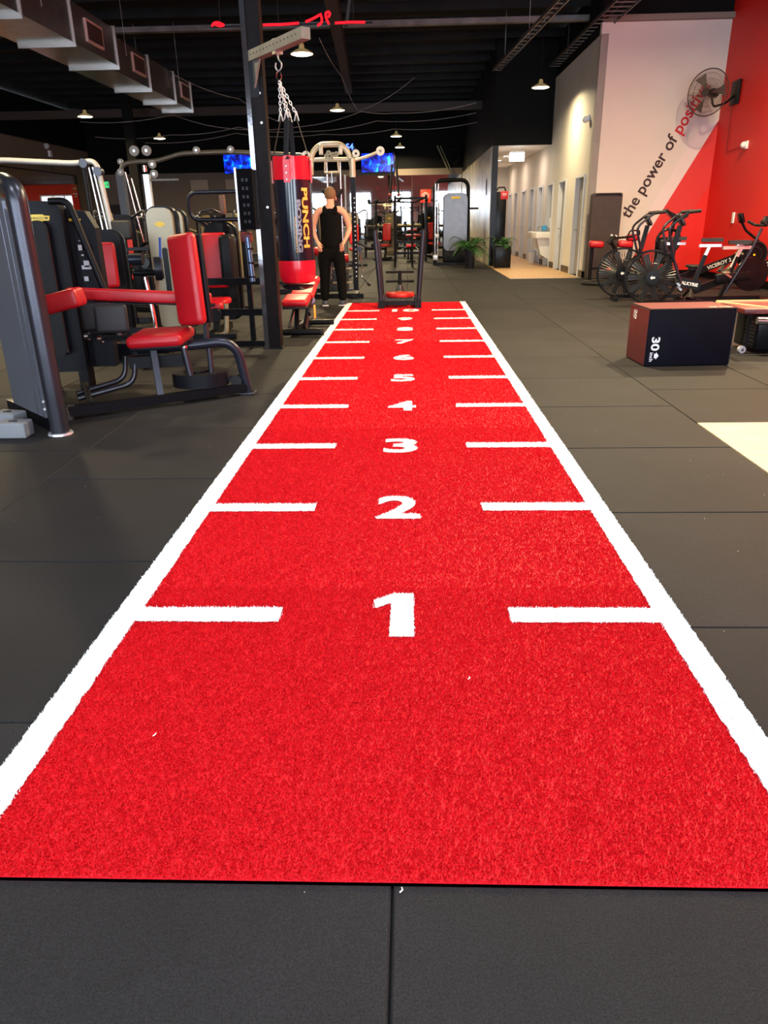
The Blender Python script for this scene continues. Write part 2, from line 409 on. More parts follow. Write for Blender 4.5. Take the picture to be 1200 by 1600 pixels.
# front wall behind the camera with tall shop windows, the outer pair put in for light
wf_ = MB()
edges = [XL-T] + sum([[x-wd/2, x+wd/2] for x, wd in WINS], []) + [XR+T]
for i in range(0, len(edges), 2): wf_.box(((edges[i]+edges[i+1])/2, YF-T/2, H/2), (edges[i+1]-edges[i], T, H))
for x, wd in WINS: wf_.box((x, YF-T/2, (3.75+H)/2), (wd, T, H-3.75)); wf_.box((x, YF-T/2, .1), (wd, T, .2))
front = struct('wall_front', wf_, wpaint, smooth=False)
for i, (x, wd) in enumerate(WINS):
    fr = MB()
    for dx in (-wd/2+.03, 0, wd/2-.03): fr.box((x+dx, YF-T/2, 1.98), (.06, .08, 3.54))
    for z in (.23, 2.6, 3.72): fr.box((x, YF-T/2, z), (wd, .08, .06))
    struct('window_%d' % (i+1), fr, blk, smooth=False)
# right wall (red) and mural wall
wr = wall('wall_right', (XR+T/2, (YF+YP)/2, H/2), (T, YP-YF, H), wred)
wm = wall('wall_mural', ((XD+XR)/2+T/2, YP+T/2, 2.43), (XR-XD+T, T, 4.86), wpaint)
MB().box(((XD+XR)/2+T/2, YP+T/2, (4.86+H)/2), (XR-XD+T, T, H-4.86)).build('upper_panel', blackp, wm, smooth=False)
MB().box(((XD+XR)/2, YP-.06, 4.90), (XR-XD, .12, .10)).build('ledge', mat('ledge paint', (.25, .2, .17), .7), wm, smooth=False)
yy = YP-.004
# band and red field painted on the mural wall (flat paint, 2 mm proud)
ex = lambda x0, z0, z: x0 + (z-z0)*(1.03/1.88)
bl = lambda z: 5.45+(z-1.22)*.548        # red boundary
MB().prism([(bl(.12), .12), (XR, .12), (XR, 3.08)], (0, YP, 0), X, Z, .003).build('painted_field', wred, wm, smooth=False)
MB().prism([(bl(.12), .12), (bl(.12)+.62, .12), (XR, 1.86), (XR, 3.075)], (0, YP-.003, 0), X, Z, .002).build('painted_band', wred2, wm, smooth=False)
MB().prism([(bl(.12)-.29, .12), (bl(.12), .12), (XR, 3.08), (XR, 3.15), (6.34, 3.02), (6.15, 3.02)], (0, YP, 0), X, Z, .0025).build('painted_stripe', pinkp, wm, smooth=False)
ang = math.atan2(3.63-1.20, 6.17-4.83); tu = Vector((math.cos(ang), 0, math.sin(ang))); tv = Vector((-math.sin(ang), 0, math.cos(ang)))
o0 = Vector((4.83, YP-.004, 1.20)); full = 2.86
vs, _ = text_geo('the power of positive', .02); tw = max(v[0] for v in vs)-min(v[0] for v in vs)
vs2, _ = text_geo('positive', .02); w2 = max(v[0] for v in vs2)-min(v[0] for v in vs2)
vs1, _ = text_geo('the power of', .02); w1 = max(v[0] for v in vs1)-min(v[0] for v in vs1)
kk = full/tw
MB().text('the power of', kk, o0, tu, tv, .001, .02).build('mural_lettering', mat('dark brown lettering', (.03, .008, .012), .6), wm, label='dark brown lettering reading the power of', smooth=False)
MB().text('positive', kk, o0+tu*((tw-w2)*kk), tu, tv, .001, .02).build('mural_lettering', mat('red lettering', (.62, .012, .02), .6), wm, label='red lettering reading positive', smooth=False)
for nm, c, d in (('baseboard_mural', ((XD+XR)/2, YP-.012, .07), (XR-XD, .024, .14)), ('baseboard_right', (XR-.012, (YF+YP)/2, .07), (.024, YP-YF, .14)),
                 ('baseboard_left', (XL+.012, (YF+YB)/2, .07), (.024, YB-YF, .14))):
    struct(nm, MB().box(c, d), gloss, smooth=False)
# door wall: openings with frames and leaves
DO = [(16.42, .90), (18.45, .88), (20.15, .8), (21.75, .8), (23.3, .8), (25.1, .8), (26.9, .8), (28.6, .8)]
dw = MB(); y = YP; DH = 2.1
for y0, wd in DO:
    dw.box((XD+T/2, (y+y0)/2, 2.33), (T, y0-y, 4.66)); dw.box((XD+T/2, y0+wd/2, (DH+4.66)/2), (T, wd, 4.66-DH)); y = y0+wd
dw.box((XD+T/2, (y+34)/2, 2.33), (T, 34-y, 4.66))
wdr = struct('wall_doors', dw, gpaint, smooth=False)
MB().box((XD+T/2, (YP+T+34)/2, (4.66+H)/2), (T, 34-YP-T, H-4.66)).build('upper_panel', blackp, wdr, smooth=False)
MB().box((XD+.8, (YP+.4+34)/2, 1.2), (.05, 34-YP-.4, 2.4)).build('inner_wall', gpaint, wdr, smooth=False)
bb = MB(); y = YP
for y0, wd in DO: bb.box((XD-.008, (y+y0-.05)/2, .075), (.016, max(.02, y0-.05-y), .15)); y = y0+wd+.05
struct('baseboard_doors', bb, gloss, smooth=False)
dleaf = mat('grey door leaf', (.26, .245, .235), .5); dframe = mat('white door frame', (.62, .65, .70), .4)
for i, (y0, wd) in enumerate(DO):
    d = MB().box((XD+.10, y0+wd/2, DH/2), (.04, wd-.02, DH-.02)).build('door_%d' % (i+1), dleaf, smooth=False); d['kind'] = 'structure'
    f = MB()
    f.box((XD+.05, y0+.02, DH/2), (.16, .05, DH)); f.box((XD+.05, y0+wd-.02, DH/2), (.16, .05, DH)); f.box((XD+.05, y0+wd/2, DH+.01), (.16, wd, .05))
    f.box((XD-.012, y0+wd+.03, DH/2), (.024, .10, DH)); f.box((XD-.012, y0-.03, DH/2), (.024, .06, DH))
    f.build('door_frame', dframe, d, smooth=False)
    h = MB().cyl((XD+.08, y0+wd-.12, 1.0), (XD+.0, y0+wd-.12, 1.0), .012, n=8).cyl((XD+.0, y0+wd-.12, 1.0), (XD+.0, y0+wd-.24, 1.0), .01, n=8)
    h.build('door_handle', steel, d)
# corridor: black bulkhead, side wall, ceiling, end wall
blk_wall = wall('wall_dark', (XK+.06, (YK+YB)/2, H/2), (.12, YB-YK, H), blackp)
bh = struct('wall_bulkhead', MB().box(((XK+XD)/2, YK+.06, (3.1+H)/2), (XD-XK, .12, H-3.1)), blackp, smooth=False)
MB().box((XK+.07, YK+.02, 1.55), (.14, .06, 3.1)).build('end_post', gloss, blk_wall, smooth=False)
# dark glossy panels on the lower wall, reflected sheen put into their colour
pm = mat('pale sheen panel', (.42, .37, .27), .26, var=.35, vscale=1.3, bump=.05, bscale=8)
npn = 8; L = (YB-.2-YK-.1)/npn
for i in range(npn):
    MB().box((XK-.012, YK+.1+L*(i+.5), 1.56), (.022, L-.015, 3.08)).build('panel', pm, blk_wall, smooth=False)
MB().box((XK-.03, YK+1.3, 2.12), (.02, .12, .42)).build('sign_plate', gloss, blk_wall)
ce = struct('wall_end', MB().box(((XK+XD)/2, YE+.06, 1.6), (XD-XK, .12, 3.2)), gpaint, smooth=False)
cc = struct('ceiling_corridor', MB().box(((XK+XD)/2+.03, (YK+.12+YE)/2, 3.15), (XD-XK-.1, YE-YK-.12, .1)), mat('white ceiling', (.8, .78, .75), .8), smooth=False)
MB().box((XK+.13, (YK+YE)/2, 1.55), (.02, YE-YK, 3.1)).build('inner_wall', gpaint, ce, smooth=False)
ceiling = struct('ceiling', MB().box(((XL+XR)/2, (YF+34)/2, H+.08), (XR-XL+.6, 34-YF+.6, .1)), ceilm, smooth=False)
for i in range(15):
    yb = 13.2+1.35*i
    MB().box(((XL+XK)/2+.5, yb, H-.10), (XK-XL+(3 if yb < YK else -1), .07, .18)).build('beam', purl, ceiling, smooth=False)
MB().box((-3.2, 17.35, 5.22), (15, .16, .10)).build('beam', mat('worn grey beam', (.16, .15, .15), .6, var=.4, vscale=3), ceiling, label='pale grey worn beam across the ceiling', smooth=False)
MB().bar((-1.1, 9.6, 4.9), (-1.9, 26, 5.3), .22, .3).build('beam', mat('dark red brown beam', (.03, .012, .012), .6), ceiling, smooth=False)
MB().bar((-.35, 7.0, 4.0), (-.95, 12.6, 4.2), .05).build('brace', blk, ceiling, smooth=False)
MB().box((-5, 24.6, 4.55), (17, .2, .22)).build('beam', mat('brown beam', (.035, .018, .012), .6), ceiling, smooth=False)

# mirrors on the left and back walls
def wall_mirror(name, o, u, wid, n, z0, z1, label, grp):
    for i in range(n):
        label_i = label[i]
        m_ = MB().prism([(wid*i+.004, z0), (wid*(i+1)-.004, z0), (wid*(i+1)-.004, z1), (wid*i+.004, z1)], o, u, Z, .008).build(name, mirror, smooth=False)
        tag(m_, label_i, 'mirror', grp)
wall_mirror('wall_mirror', (-6.4, YB-.001, 0), X, 2.2, 4, .12, 3.05, ['back wall mirror sheet below the television near the column', 'back wall mirror sheet between the two televisions', 'back wall mirror sheet behind the person and cable tower', 'back wall mirror sheet carrying the red notice board'], 'mirror sheets on the back wall')

# ------------------------------------------------------------------ turf sprint lane
LY0, LY1, LX, LI = -.074, 11.15, .965, .880
lane = thing('turf_lane', 'long red artificial turf sprint lane numbered one to ten with white edge lines', 'turf lane', (0, 0, 0))
MB().box((0, (LY0+LY1)/2+.002, .003), (2*LX-.006, LY1-LY0-.006, .006)).build('turf_base', turf_red, lane, smooth=False)
def jag(a, b, w, z, step=.02, amp=.004):
    # a strip from a to b (2-D points), ragged along both edges
    a = Vector(a); b = Vector(b); d = b-a; L = d.length; n = max(2, int(L/step)); d.normalize(); s = Vector((-d.y, d.x)); m = MB(); V = []
    for i in range(n+1):
        p = a+d*(L*i/n)
        for sg in (-1, 1): q = p+s*(sg*(w/2+random.uniform(-amp, amp))); V.append((q.x, q.y, z))
    m.add(V, [(2*i, 2*i+2, 2*i+3, 2*i+1) for i in range(n)]); return m
for sx in (-1, 1):
    jag((sx*(LX+LI)/2, LY0), (sx*(LX+LI)/2, LY1), LX-LI, .0105).build('edge_line', turf_white, lane, smooth=False)
for k in range(1, 11):
    for sx in (-1, 1):
        a = (sx*LI, k) if sx > 0 else (sx*.39, k); b = (sx*.39, k) if sx > 0 else (sx*LI, k)
        jag(a, b, .095, .0102).build('tick_mark', turf_white, lane, smooth=False)
DIG = []
for k in range(1, 11):
    s = str(k); wd = {1: .15, 10: .40}.get(k, .20)
    m = MB().text(s, 1, (.0, k, .0104), X, Y, 0, .028, width=wd, height=.285, center=True)
    if k == 1:   # plain bold one without a foot
        m = MB().add([(-.015, .86, .0104), (.065, .86, .0104), (.065, 1.15, .0104), (-.005, 1.15, .0104), (-.075, 1.10, .0104), (-.068, 1.045, .0104), (-.012, 1.085, .0104)], [(0, 1, 2, 3, 6), (3, 4, 5, 6)])
    DIG.append(m)
    m.build('numeral', turf_white, lane, label='white numeral %d' % k, smooth=False)
# pile: short fibres standing on the near and middle part of the lane
def tris_of(m):
    t = []
    for f in m.f:
        for i in range(1, len(f)-1): t.append([m.v[f[0]][:2], m.v[f[i]][:2], m.v[f[i+1]][:2]])
    return np.array(t)
TR = np.concatenate([tris_of(m) for m in DIG])
def in_white(P):
    x, y = P[:, 0], P[:, 1]; wv = np.abs(x) > LI
    wv |= (np.abs(y-np.round(y)) < .0475) & (np.round(y) > 0) & (np.round(y) < 11) & (np.abs(x) > .39)
    c = (np.abs(x) < .22)
    idx = np.nonzero(c)[0]; Q = P[idx]; r = np.zeros(len(Q), bool)
    for a, b, d in TR:
        def sg(p, q): return (Q[:, 0]-q[0])*(p[1]-q[1])-(p[0]-q[0])*(Q[:, 1]-q[1])
        s1, s2, s3 = sg(a, b), sg(b, d), sg(d, a)
        r |= ((s1 >= 0) & (s2 >= 0) & (s3 >= 0)) | ((s1 <= 0) & (s2 <= 0) & (s3 <= 0))
    wv[idx] |= r; return wv
def blades(P, h, wd, z0):
    n = len(P); a = RNG.uniform(0, 2*PI, n); hh = h*RNG.uniform(.6, 1.25, n); ww = wd*RNG.uniform(.7, 1.2, n)
    lx, ly = RNG.normal(0, .30, n)*hh, RNG.normal(0, .30, n)*hh
    V = np.zeros((n, 3, 3)); V[:, 0, 0] = P[:, 0]-np.cos(a)*ww; V[:, 0, 1] = P[:, 1]-np.sin(a)*ww
    V[:, 1, 0] = P[:, 0]+np.cos(a)*ww; V[:, 1, 1] = P[:, 1]+np.sin(a)*ww
    V[:, 2, 0] = P[:, 0]+lx; V[:, 2, 1] = P[:, 1]+ly; V[:, 0:2, 2] = z0-.002; V[:, 2, 2] = z0+hh
    return V.reshape(-1, 3)
def pile(name, sets, m):
    V = np.concatenate(sets); n = len(V)//3; me = bpy.data.meshes.new(name)
    me.vertices.add(3*n); me.vertices.foreach_set('co', V.ravel()); me.loops.add(3*n); me.loops.foreach_set('vertex_index', np.arange(3*n, dtype=np.int32))
    me.polygons.add(n); me.polygons.foreach_set('loop_start', np.arange(0, 3*n, 3, dtype=np.int32)); me.update(); me.validate(); me.materials.append(m)
    o = bpy.data.objects.new(name, me); COL.objects.link(o); o.parent = lane; o['kind'] = 'stuff'; return o
RS, WS = [], []
for y0, y1, dens, h, wd in ((LY0, 1.2, 100000, .0055, .0019), (1.2, 3.4, 50000, .006, .0026), (3.4, 7.0, 20000, .007, .004), (7.0, LY1, 8000, .007, .006)):
    n = int(dens*2*LX*(y1-y0)); P = np.stack([RNG.uniform(-LX, LX, n), RNG.uniform(y0, y1, n)], 1)
    jit = P+RNG.normal(0, .0026, P.shape); wmask = in_white(jit)
    RS.append(blades(P[~wmask], h, wd, .008)); WS.append(blades(P[wmask], h*1.15, wd, .0105))
pile('turf_pile', RS, turf_red); pile('white_pile', WS, turf_white)
# a few lint flecks on turf and tiles
for x, y in ((-.62, .36), (.22, .62), (.03, -.095)):
    z = .012 if y > LY0 else .001
    m = MB().tube([(x, y, z+.003), (x+.006, y+.004, z+.006), (x+.004, y+.012, z+.003)], .0016, 6)
    tag(m.build('lint_fleck', ivory), {(-.62): 'curled white lint fleck on the turf near the edge line', .22: 'tiny white lint fleck on the turf below numeral one', .03: 'white lint fleck on the black tile below the lane end'}[x], 'lint')

# ------------------------------------------------------------------ ceiling lamps
lampmat = emis('lamp diffuser glow', (1, .88, .62), 14)
LL = {0: 'pendant lamp hanging behind the steel bracket of the punching bag', 1: 'pendant lamp hanging above the standing person', 2: 'small distant pendant lamp, upper of the pair above the lane end',
      3: 'pendant lamp hanging before the black bulkhead beside the mural', 4: 'pendant lamp hanging below the far end of the ductwork', 5: 'small distant pendant lamp over the cable crossover beam',
      13: 'small distant pendant lamp, lower of the pair above the lane end'}
for i, (x, y) in enumerate(LAMPS):
    if i in LL:
        t = thing('pendant_lamp', LL[i], 'lamp', (x, y, LAMP_Z), group='pendant lamps under the ceiling')
        MB().cyl((0, 0, .20), (0, 0, ZC-LAMP_Z-.02), .006, n=6).build('cord', blk, t)
        MB().lathe([(.0, .17), (.03, .17), (.045, .14), (.05, .09), (.11, .065), (.20, .015), (.205, .0), (.19, .003), (.09, .055), (0, .06)]).build('lamp_shade', emis('glowing amber shade', (1, .72, .30), .16), t)
        MB().lathe([(0, -.012), (.15, -.008), (.19, .004), (0, .02)]).build('diffuser', lampmat, t)
    area('lamp_light', (x, y, HIGH.get(i, LAMP_Z)-.01), (0, 0, 0), .30, 0, {0: 420, 1: 420, 2: 380, 3: 150, 10: 160, 12: 160, 7: 420, 9: 640, 8: 380}.get(i, 300), WARM, 165, True)

# ------------------------------------------------------------------ ductwork
dt = thing('air_duct', 'galvanised rectangular air duct hanging under the ceiling, with side grilles', 'duct', (-5.9, 12, 4.0))
DY = [7.0, 9.0, 10.76, 12.54, 14.47, 16.74, 18.57, 20.0]
for i in range(len(DY)-1):
    a, b = DY[i], DY[i+1]; z0 = .04 if b < 14.6 else 0.; x1 = .50 if b < 14.6 else .36
    MB().box(((x1-.42)/2, (a+b)/2-12, z0+.30), (x1+.42, b-a-.03, .60)).build('duct_section', galv, dt, smooth=False)
    MB().box(((x1-.42)/2, b-12, z0+.29), (x1+.47, .035, .70)).build('flange', mat('bright galvanised flange', (.75, .74, .72), .22, .7), dt, smooth=False)
for yc in (13.45, 16.1, 19.45):
    x1 = .50 if yc < 14.6 else .36
    g = MB().box((x1+.012, yc-12, .34), (.02, .72, .34)).build('grille', mat('pinkish grille frame', (.55, .45, .42), .5), dt, smooth=False)
    s = MB()
    for k in range(9): s.box((x1+.026, yc-12, .215+k*.031), (.012, .62, .012))
    s.build('grille_slats', mat('dark grille slat', (.12, .08, .08), .5), g, smooth=False)
    MB().box((x1+.021, yc-12, .34), (.004, .64, .27)).build('grille_back', gloss, g, smooth=False)
for yc in (8, 11.5, 15, 18.5):
    for sx in (-.44, .5): MB().cyl((sx, yc-12, .3), (sx, yc-12, ZC-4.0), .006, n=6).build('hanger_rod', steel, dt)

# ------------------------------------------------------------------ cable trays, wiring, neon
def ladder_tray(a, b, wdt, label):
    a = Vector(a); b = Vector(b); d = (b-a).normalized(); s = d.cross(Z).normalized(); L = (b-a).length
    t = thing('cable_tray', label, 'cable tray', a)
    o = -a
    for k in (-1, 1): MB().bar(s*k*wdt/2, (b-a)+s*k*wdt/2, .02, .06).build('rail', mat('tray metal', (.16, .13, .11), .45, .6), t, smooth=False)
    m = MB(); n = int(L/.3)
    for i in range(n+1): p = d*(L*i/n); m.bar(p-s*wdt/2, p+s*wdt/2, .025, .02)
    q = m.build('rungs', mat('tray metal', (0, 0, 0)), t, smooth=False); q['kind'] = 'stuff'
    MB().tube([Vector((0, 0, .03)), d*L*.5+Vector((0, 0, .025)), d*L+Vector((0, 0, .03))], .018, 8).build('cable_bundle', rub, t)
    for f in (.15, .5, .85): p = d*L*f; MB().cyl(p, p+Vector((0, 0, ZC-a.z-p.z)), .006, n=6).build('hanger_rod', steel, t)
ladder_tray((2.18, 19.2, 4.6), (2.68, 12.2, 4.6), .16, 'narrow cable tray hanging before the black bulkhead')
ladder_tray((3.86, 20.4, 4.85), (4.0, 13.0, 4.85), .42, 'wide ladder cable tray running above the corridor door wall')
def sag(pts, r=.008):
    P = []
    for a, b in zip(pts, pts[1:]):
        a = Vector(a); b = Vector(b)
        for k in range(8): t = k/8; P.append(a*(1-t)+b*t-Vector((0, 0, .16*4*t*(1-t)*min(1, (b-a).length/5))))
    P.append(Vector(pts[-1])); return MB().tube(P, r, 6)
wirem = mat('pale cable', (.33, .30, .27), .6)
W = [((-9.6, 22.6, 4.10), (-6.7, 22.2, 4.18), (-5.3, 22.2, 3.82), (-3.1, 22.2, 3.80), (-1.25, 21.6, 4.08), (-.3, 21.6, 4.02), (1.9, 21.4, 4.2)),
     ((-9.6, 23.6, 3.8), (-7.2, 23.5, 3.8), (-5.1, 23.4, 3.96), (-3.0, 23.2, 3.78), (-.9, 23.2, 4.02), (2.0, 22.6, 4.1)),
     ((-8.4, 24.6, 3.7), (-5.4, 24.4, 3.9), (-2.6, 24.2, 3.8), (-.4, 24.2, 3.9), (2.1, 23.4, 3.95)),
     ((-1.9, 17.4, 5.0), (-1.6, 19.5, 4.6), (-1.35, 21.6, 4.1), (.2, 19.0, 4.45)),
     ((-6.8, 15.5, 4.9), (-5.6, 18.5, 4.6), (-4.4, 20.5, 4.3), (-3.6, 21.8, 3.9))]
WLn = ['topmost pale cable sagging across the dark ceiling', 'middle pale cable sagging across the dark ceiling', 'lowest pale cable sagging across the dark ceiling', 'pale cable dropping from the worn beam near the diagonal beam', 'thin pale cable drooping behind the black column and duct']
for p, l in zip(W, WLn): tag(sag(p).build('ceiling_cable', wirem), l, 'cable')
neon = emis('red neon glow', (1, .004, .015), 1.6)
t = thing('neon_sign', 'red neon tube outline sign hanging from the ceiling beyond the black column', 'neon sign', (-1.2, 9.0, 3.45))
def nt_(pts, r=.014): MB().tube(fillet([(a, b, c) for a, b, c in pts], .03), r, 8).build('neon_tube', neon, t)
nt_([(-1.10, 0, .0), (-1.07, 0, .035), (-1.02, 0, .04), (-.95, 0, .01)]); nt_([(-.95, 0, .01), (-1.0, 0, .0), (-1.06, 0, .02)])
nt_([(-.48, 0, .0), (-.25, 0, .0), (-.05, 0, .01)]); nt_([(.03, 0, .02), (.12, 0, .05), (.20, 0, .085)])
nt_([(.17, 0, -.02), (.22, 0, .0), (.23, 0, .05), (.21, 0, .10)]); nt_([(.31, 0, -.01), (.28, 0, .04), (.27, 0, .10), (.31, 0, .12), (.33, 0, .09), (.30, 0, .06)])
nt_([(.38, 0, .0), (.56, 0, .005), (.74, 0, .0)])
MB().box((-.15, .03, .0), (1.95, .02, .02)).build('sign_rail', blk, t, smooth=False)
for x in (-1.0, -.3, .6): MB().cyl((x, .03, 0), (x, .03, ZC-3.46), .004, n=6).build('hanger_wire', blk, t)

# ------------------------------------------------------------------ steel column with bag bracket
c = struct('trim_1', MB().box((-1.405, 6.76, H/2), (.17, .16, H)), mat('chipped gloss black column', (.007, .004, .004), .5, spec=.12, var=.5, vscale=14, bump=.12, bscale=30), smooth=False)
c.name = 'steel_column'
MB().box((-1.468, 6.67, H/2), (.045, .03, H)).build('flange', mat('polished black flange', (.12, .12, .13), .10, .75, bump=.03, bscale=25), c, smooth=False)
MB().box((-1.405, 6.76, .006), (.21, .20, .012)).build('base_plate', blk, c, smooth=False)
for z in (1.4, 2.15, 2.4): MB().cyl((-1.36, 6.68, z), (-1.36, 6.665, z), .012, n=8).build('bolt', steel, c)
c2 = struct('trim_2', MB().box((-8.3, 23.0, H/2), (.26, .22, H)), blackp, smooth=False); c2.name = 'steel_column'
t = thing('bag_bracket', 'grey perforated steel arm bolted to the black column, holding the bag chains', 'bracket', (-1.41, 6.68, 2.7))
zinc = mat('zinc plated steel', (.19, .185, .175), .5, .3, var=.15)
A, B = Vector((.0, -.0, 0)), Vector((.62, -.86, 0)); d = (B-A).normalized(); s = d.cross(Z).normalized()
MB().bar(A, B, .085, .085).build('arm', zinc, t, smooth=False)
m = MB()
for k in range(14): p = A.lerp(B, .06+.065*k); m.cyl(p-s*.0435+Z*.005, p-s*.045+Z*.005, .006, n=8).cyl(p+s*.0435+Z*.005, p+s*.045+Z*.005, .006, n=8)
m.build('adjustment_holes', gloss, t)
MB().prism([(0, -.04), (.17, -.04), (.0, -.30)], A-s*.01, d, Z, .02).build('gusset', zinc, t, smooth=False)
MB().box((0, -.012, -.16), (.10, .02, .36)).build('wall_plate', blk, t, smooth=False)
hk = A.lerp(B, .5)
MB().box(hk-Z*.01, (.06, .075, .115), rotm(rz=math.atan2(d.y, d.x))).build('sliding_collar', steel, t, smooth=False)
P = [hk+Vector((0, 0, -.06)), hk+Vector((0, 0, -.10)), hk+Vector((.028, 0, -.13)), hk+Vector((.03, 0, -.165)), hk+Vector((0, 0, -.20)), hk+Vector((-.03, 0, -.17)), hk+Vector((-.02, 0, -.13))]
MB().tube(fillet(P, .02), .007, 8).build('hook', steel, t)

BX, BY = -1.035, 6.25
t = thing('punching_bag', 'black leather punching bag with red bands and gold side lettering hanging on chains', 'punching bag', (BX, BY, .70))
bagm = mat('glossy black leather', (.006, .008, .016), .17, var=.2, bump=.12, bscale=7)
bagr = mat('glossy red leather', (.72, .006, .022), .24, bump=.15, bscale=14)
R_ = .172
def wl_(prof, nn=40, wv=.0): return MB().lathe(prof, (0, 0, 0), nn)
wl_([(R_*.985, .20), (R_, .24), (R_*1.0, .55), (R_*.985, .90), (R_, .94)]).build('bag_body', bagm, t)
def skirt(z0, z1, r0, r1, amp, n=72):
    m = MB(); V = []; rows = 8
    for i in range(rows+1):
        f = i/rows; z = z0+(z1-z0)*f; r = r0+(r1-r0)*f
        for j in range(n): a = 2*PI*j/n; q = r+amp*f*(math.sin(a*9)+.6*math.sin(a*14+1)); V.append((q*math.cos(a), q*math.sin(a), z+amp*1.2*f*math.sin(a*7)))
    return m.add(V, [(i*n+j, i*n+(j+1) % n, (i+1)*n+(j+1) % n, (i+1)*n+j) for i in range(rows) for j in range(n)])
skirt(.92, 1.115, R_+.003, R_-.002, .004).build('top_band', bagr, t)
MB().lathe([(R_+.004, .215), (R_+.006, .15), (R_+.002, .06), (R_-.02, .015), (R_-.06, .0), (0, -.006)], n=40).build('bottom_band', bagr, t)
MB().lathe([(R_*.93, -.02), (R_*.8, -.045), (R_*.4, -.06), (0, -.06)], n=32).build('bottom_cap', bagm, t)
MB().lathe([(0, 1.06), (R_-.01, 1.06), (R_-.004, 1.10)], n=32).build('top_cap', bagm, t)
for a in (-PI/2-.12, 0, PI/2, PI):
    u = Vector((math.cos(a), math.sin(a), 0)); v = Vector((-math.sin(a), math.cos(a), 0)); r = Matrix((v, u, Z)).transposed()
    st = MB().box(u*(R_+.008)+Z*.99, (.058, .008, .19), r).build('strap_patch', bagr, t, smooth=False)
    m = MB()
    for z in (.92, .975, 1.03): m.cyl(u*(R_+.010)+Z*z, u*(R_+.016)+Z*z, .008, n=10)
    m.build('rivets', chrome, st)
    MB().tube([u*(R_+.004)+Z*1.06, u*(R_*.78)+Z*1.22, u*(R_*.40)+Z*1.44], .024, 8, ru=.16).build('webbing_strap', rub, t)
top = Vector((hk.x-1.41-BX, hk.y+6.68-BY, 2.7-.70-.21))
link = MB()
def oval(mb, c, ax, sd, L, wd, r):
    P = []
    for i in range(12):
        q = 2*PI*i/12; P.append(c+ax*(math.cos(q)*L/2)+sd*(math.sin(q)*wd/2))
    mb.tube(P, r, 5, closed=True)
chains = MB()
for a in (-PI/2-.12, 0, PI/2, PI):
    b = Vector((math.cos(a)*R_*.42, math.sin(a)*R_*.42, 1.46)); dd = top-Vector((0, 0, .06))-b; n = 10; ax = dd.normalized(); sd = ax.cross(Y).normalized(); sd2 = ax.cross(sd)
    m = MB()
    for i in range(n): oval(m, b+dd*((i+.5)/n), ax, sd if i % 2 else sd2, dd.length/n*1.3, .020, .0033)
    m.cyl(b+Vector((-.02, 0, -.05)), b+Vector((.0, 0, .03)), .006, n=6).cyl(b+Vector((.02, 0, -.05)), b+Vector((.0, 0, .03)), .006, n=6)
    m.build('chain', mat('bright zinc chain', (.75, .75, .74), .35, .35), t)
m = MB(); oval(m, top-Z*.02, Z, X, .075, .045, .006); m.sph(top-Z*.065, .016); m.build('swivel', chrome, t)
# lettering wraps round the side of the bag
def wrap_text(string, h, wd, ang, zc, bold, r, mt, nm):
    vs, fs = text_geo(string, bold); me = bmesh.new(); x0, x1 = min(v[0] for v in vs), max(v[0] for v in vs); y0, y1 = min(v[1] for v in vs), max(v[1] for v in vs)
    out = []
    for x, y in vs:
        z = zc+((x-x0)/(x1-x0)-.5)*wd*-1; a = ang+(((y-y0)/(y1-y0)-.5)*h)/r
        out.append((r*math.cos(a), r*math.sin(a), z))
    return MB().add(out, fs).build(nm, mt, t, smooth=False)
wrap_text('PUNCH', .07, .52, -PI/2+.80, .59, .04, R_+.003, mat('gold lettering', (.72, .36, .06), .4), 'lettering')
wrap_text('BOXING', .045, .46, -PI/2+.40, .52, .05, R_+.003, mat('grey lettering', (.26, .27, .31), .4), 'lettering')
wrap_text('EQUIPMENT', .016, .32, -PI/2+.18, .44, .02, R_+.003, mat('gold lettering', (0, 0, 0)), 'lettering')

# ------------------------------------------------------------------ incline bench behind the bag
t = thing('workout_bench', 'adjustable red padded bench standing just behind the punching bag', 'bench', (-1.28, 7.5, 0))
def pd(nm, c, d, r=.03, rot=None, m=red, par=None, label=None): return MB().rbox(c, d, r, rot, 4).build(nm, m, par or t, label=label)
pd('seat', (0, .22, .40), (.31, .42, .08), .035, rotm(rx=.10)); pd('seat_base', (0, .22, .35), (.29, .40, .03), .01, rotm(rx=.10), pad)
pd('backrest', (.03, .72, .47), (.29, .50, .075), .035, rotm(rx=.22)); pd('backrest_base', (.03, .72, .425), (.25, .46, .03), .01, rotm(rx=.22), pad)
pd('head_pad', (.05, 1.07, .56), (.27, .16, .075), .03, rotm(rx=.22))
MB().bar((-.05, 0, .06), (.03, 1.15, .06), .06, .07).build('base_beam', blk, t, smooth=False)
MB().cyl((-.24, -.02, .06), (.30, -.02, .06), .038).build('front_foot', blk, t)
MB().cyl((.30, -.02, .06), (.335, -.02, .06), .042).cyl((-.24, -.02, .06), (-.275, -.02, .06), .042).build('foot_cap', rub, t)
MB().cyl((-.1, .95, .05), (.36, .95, .05), .032).build('rear_foot', blk, t)
MB().bar((0, .10, .08), (.0, .24, .34), .05, .06).build('seat_post', blk, t, smooth=False)
MB().bar((.10, .05, .08), (.13, .50, .40), .035, .09).build('side_plate', blk, t, smooth=False)
MB().bar((-.09, .12, .10), (-.05, .60, .38), .03).build('adjuster', steel, t, smooth=False)
MB().cyl((.12, .28, .26), (.155, .28, .26), .05).build('pivot', gun, t)
MB().rbox((.18, .42, .24), (.02, .10, .16), .02).build('warning_tag', orange, t)

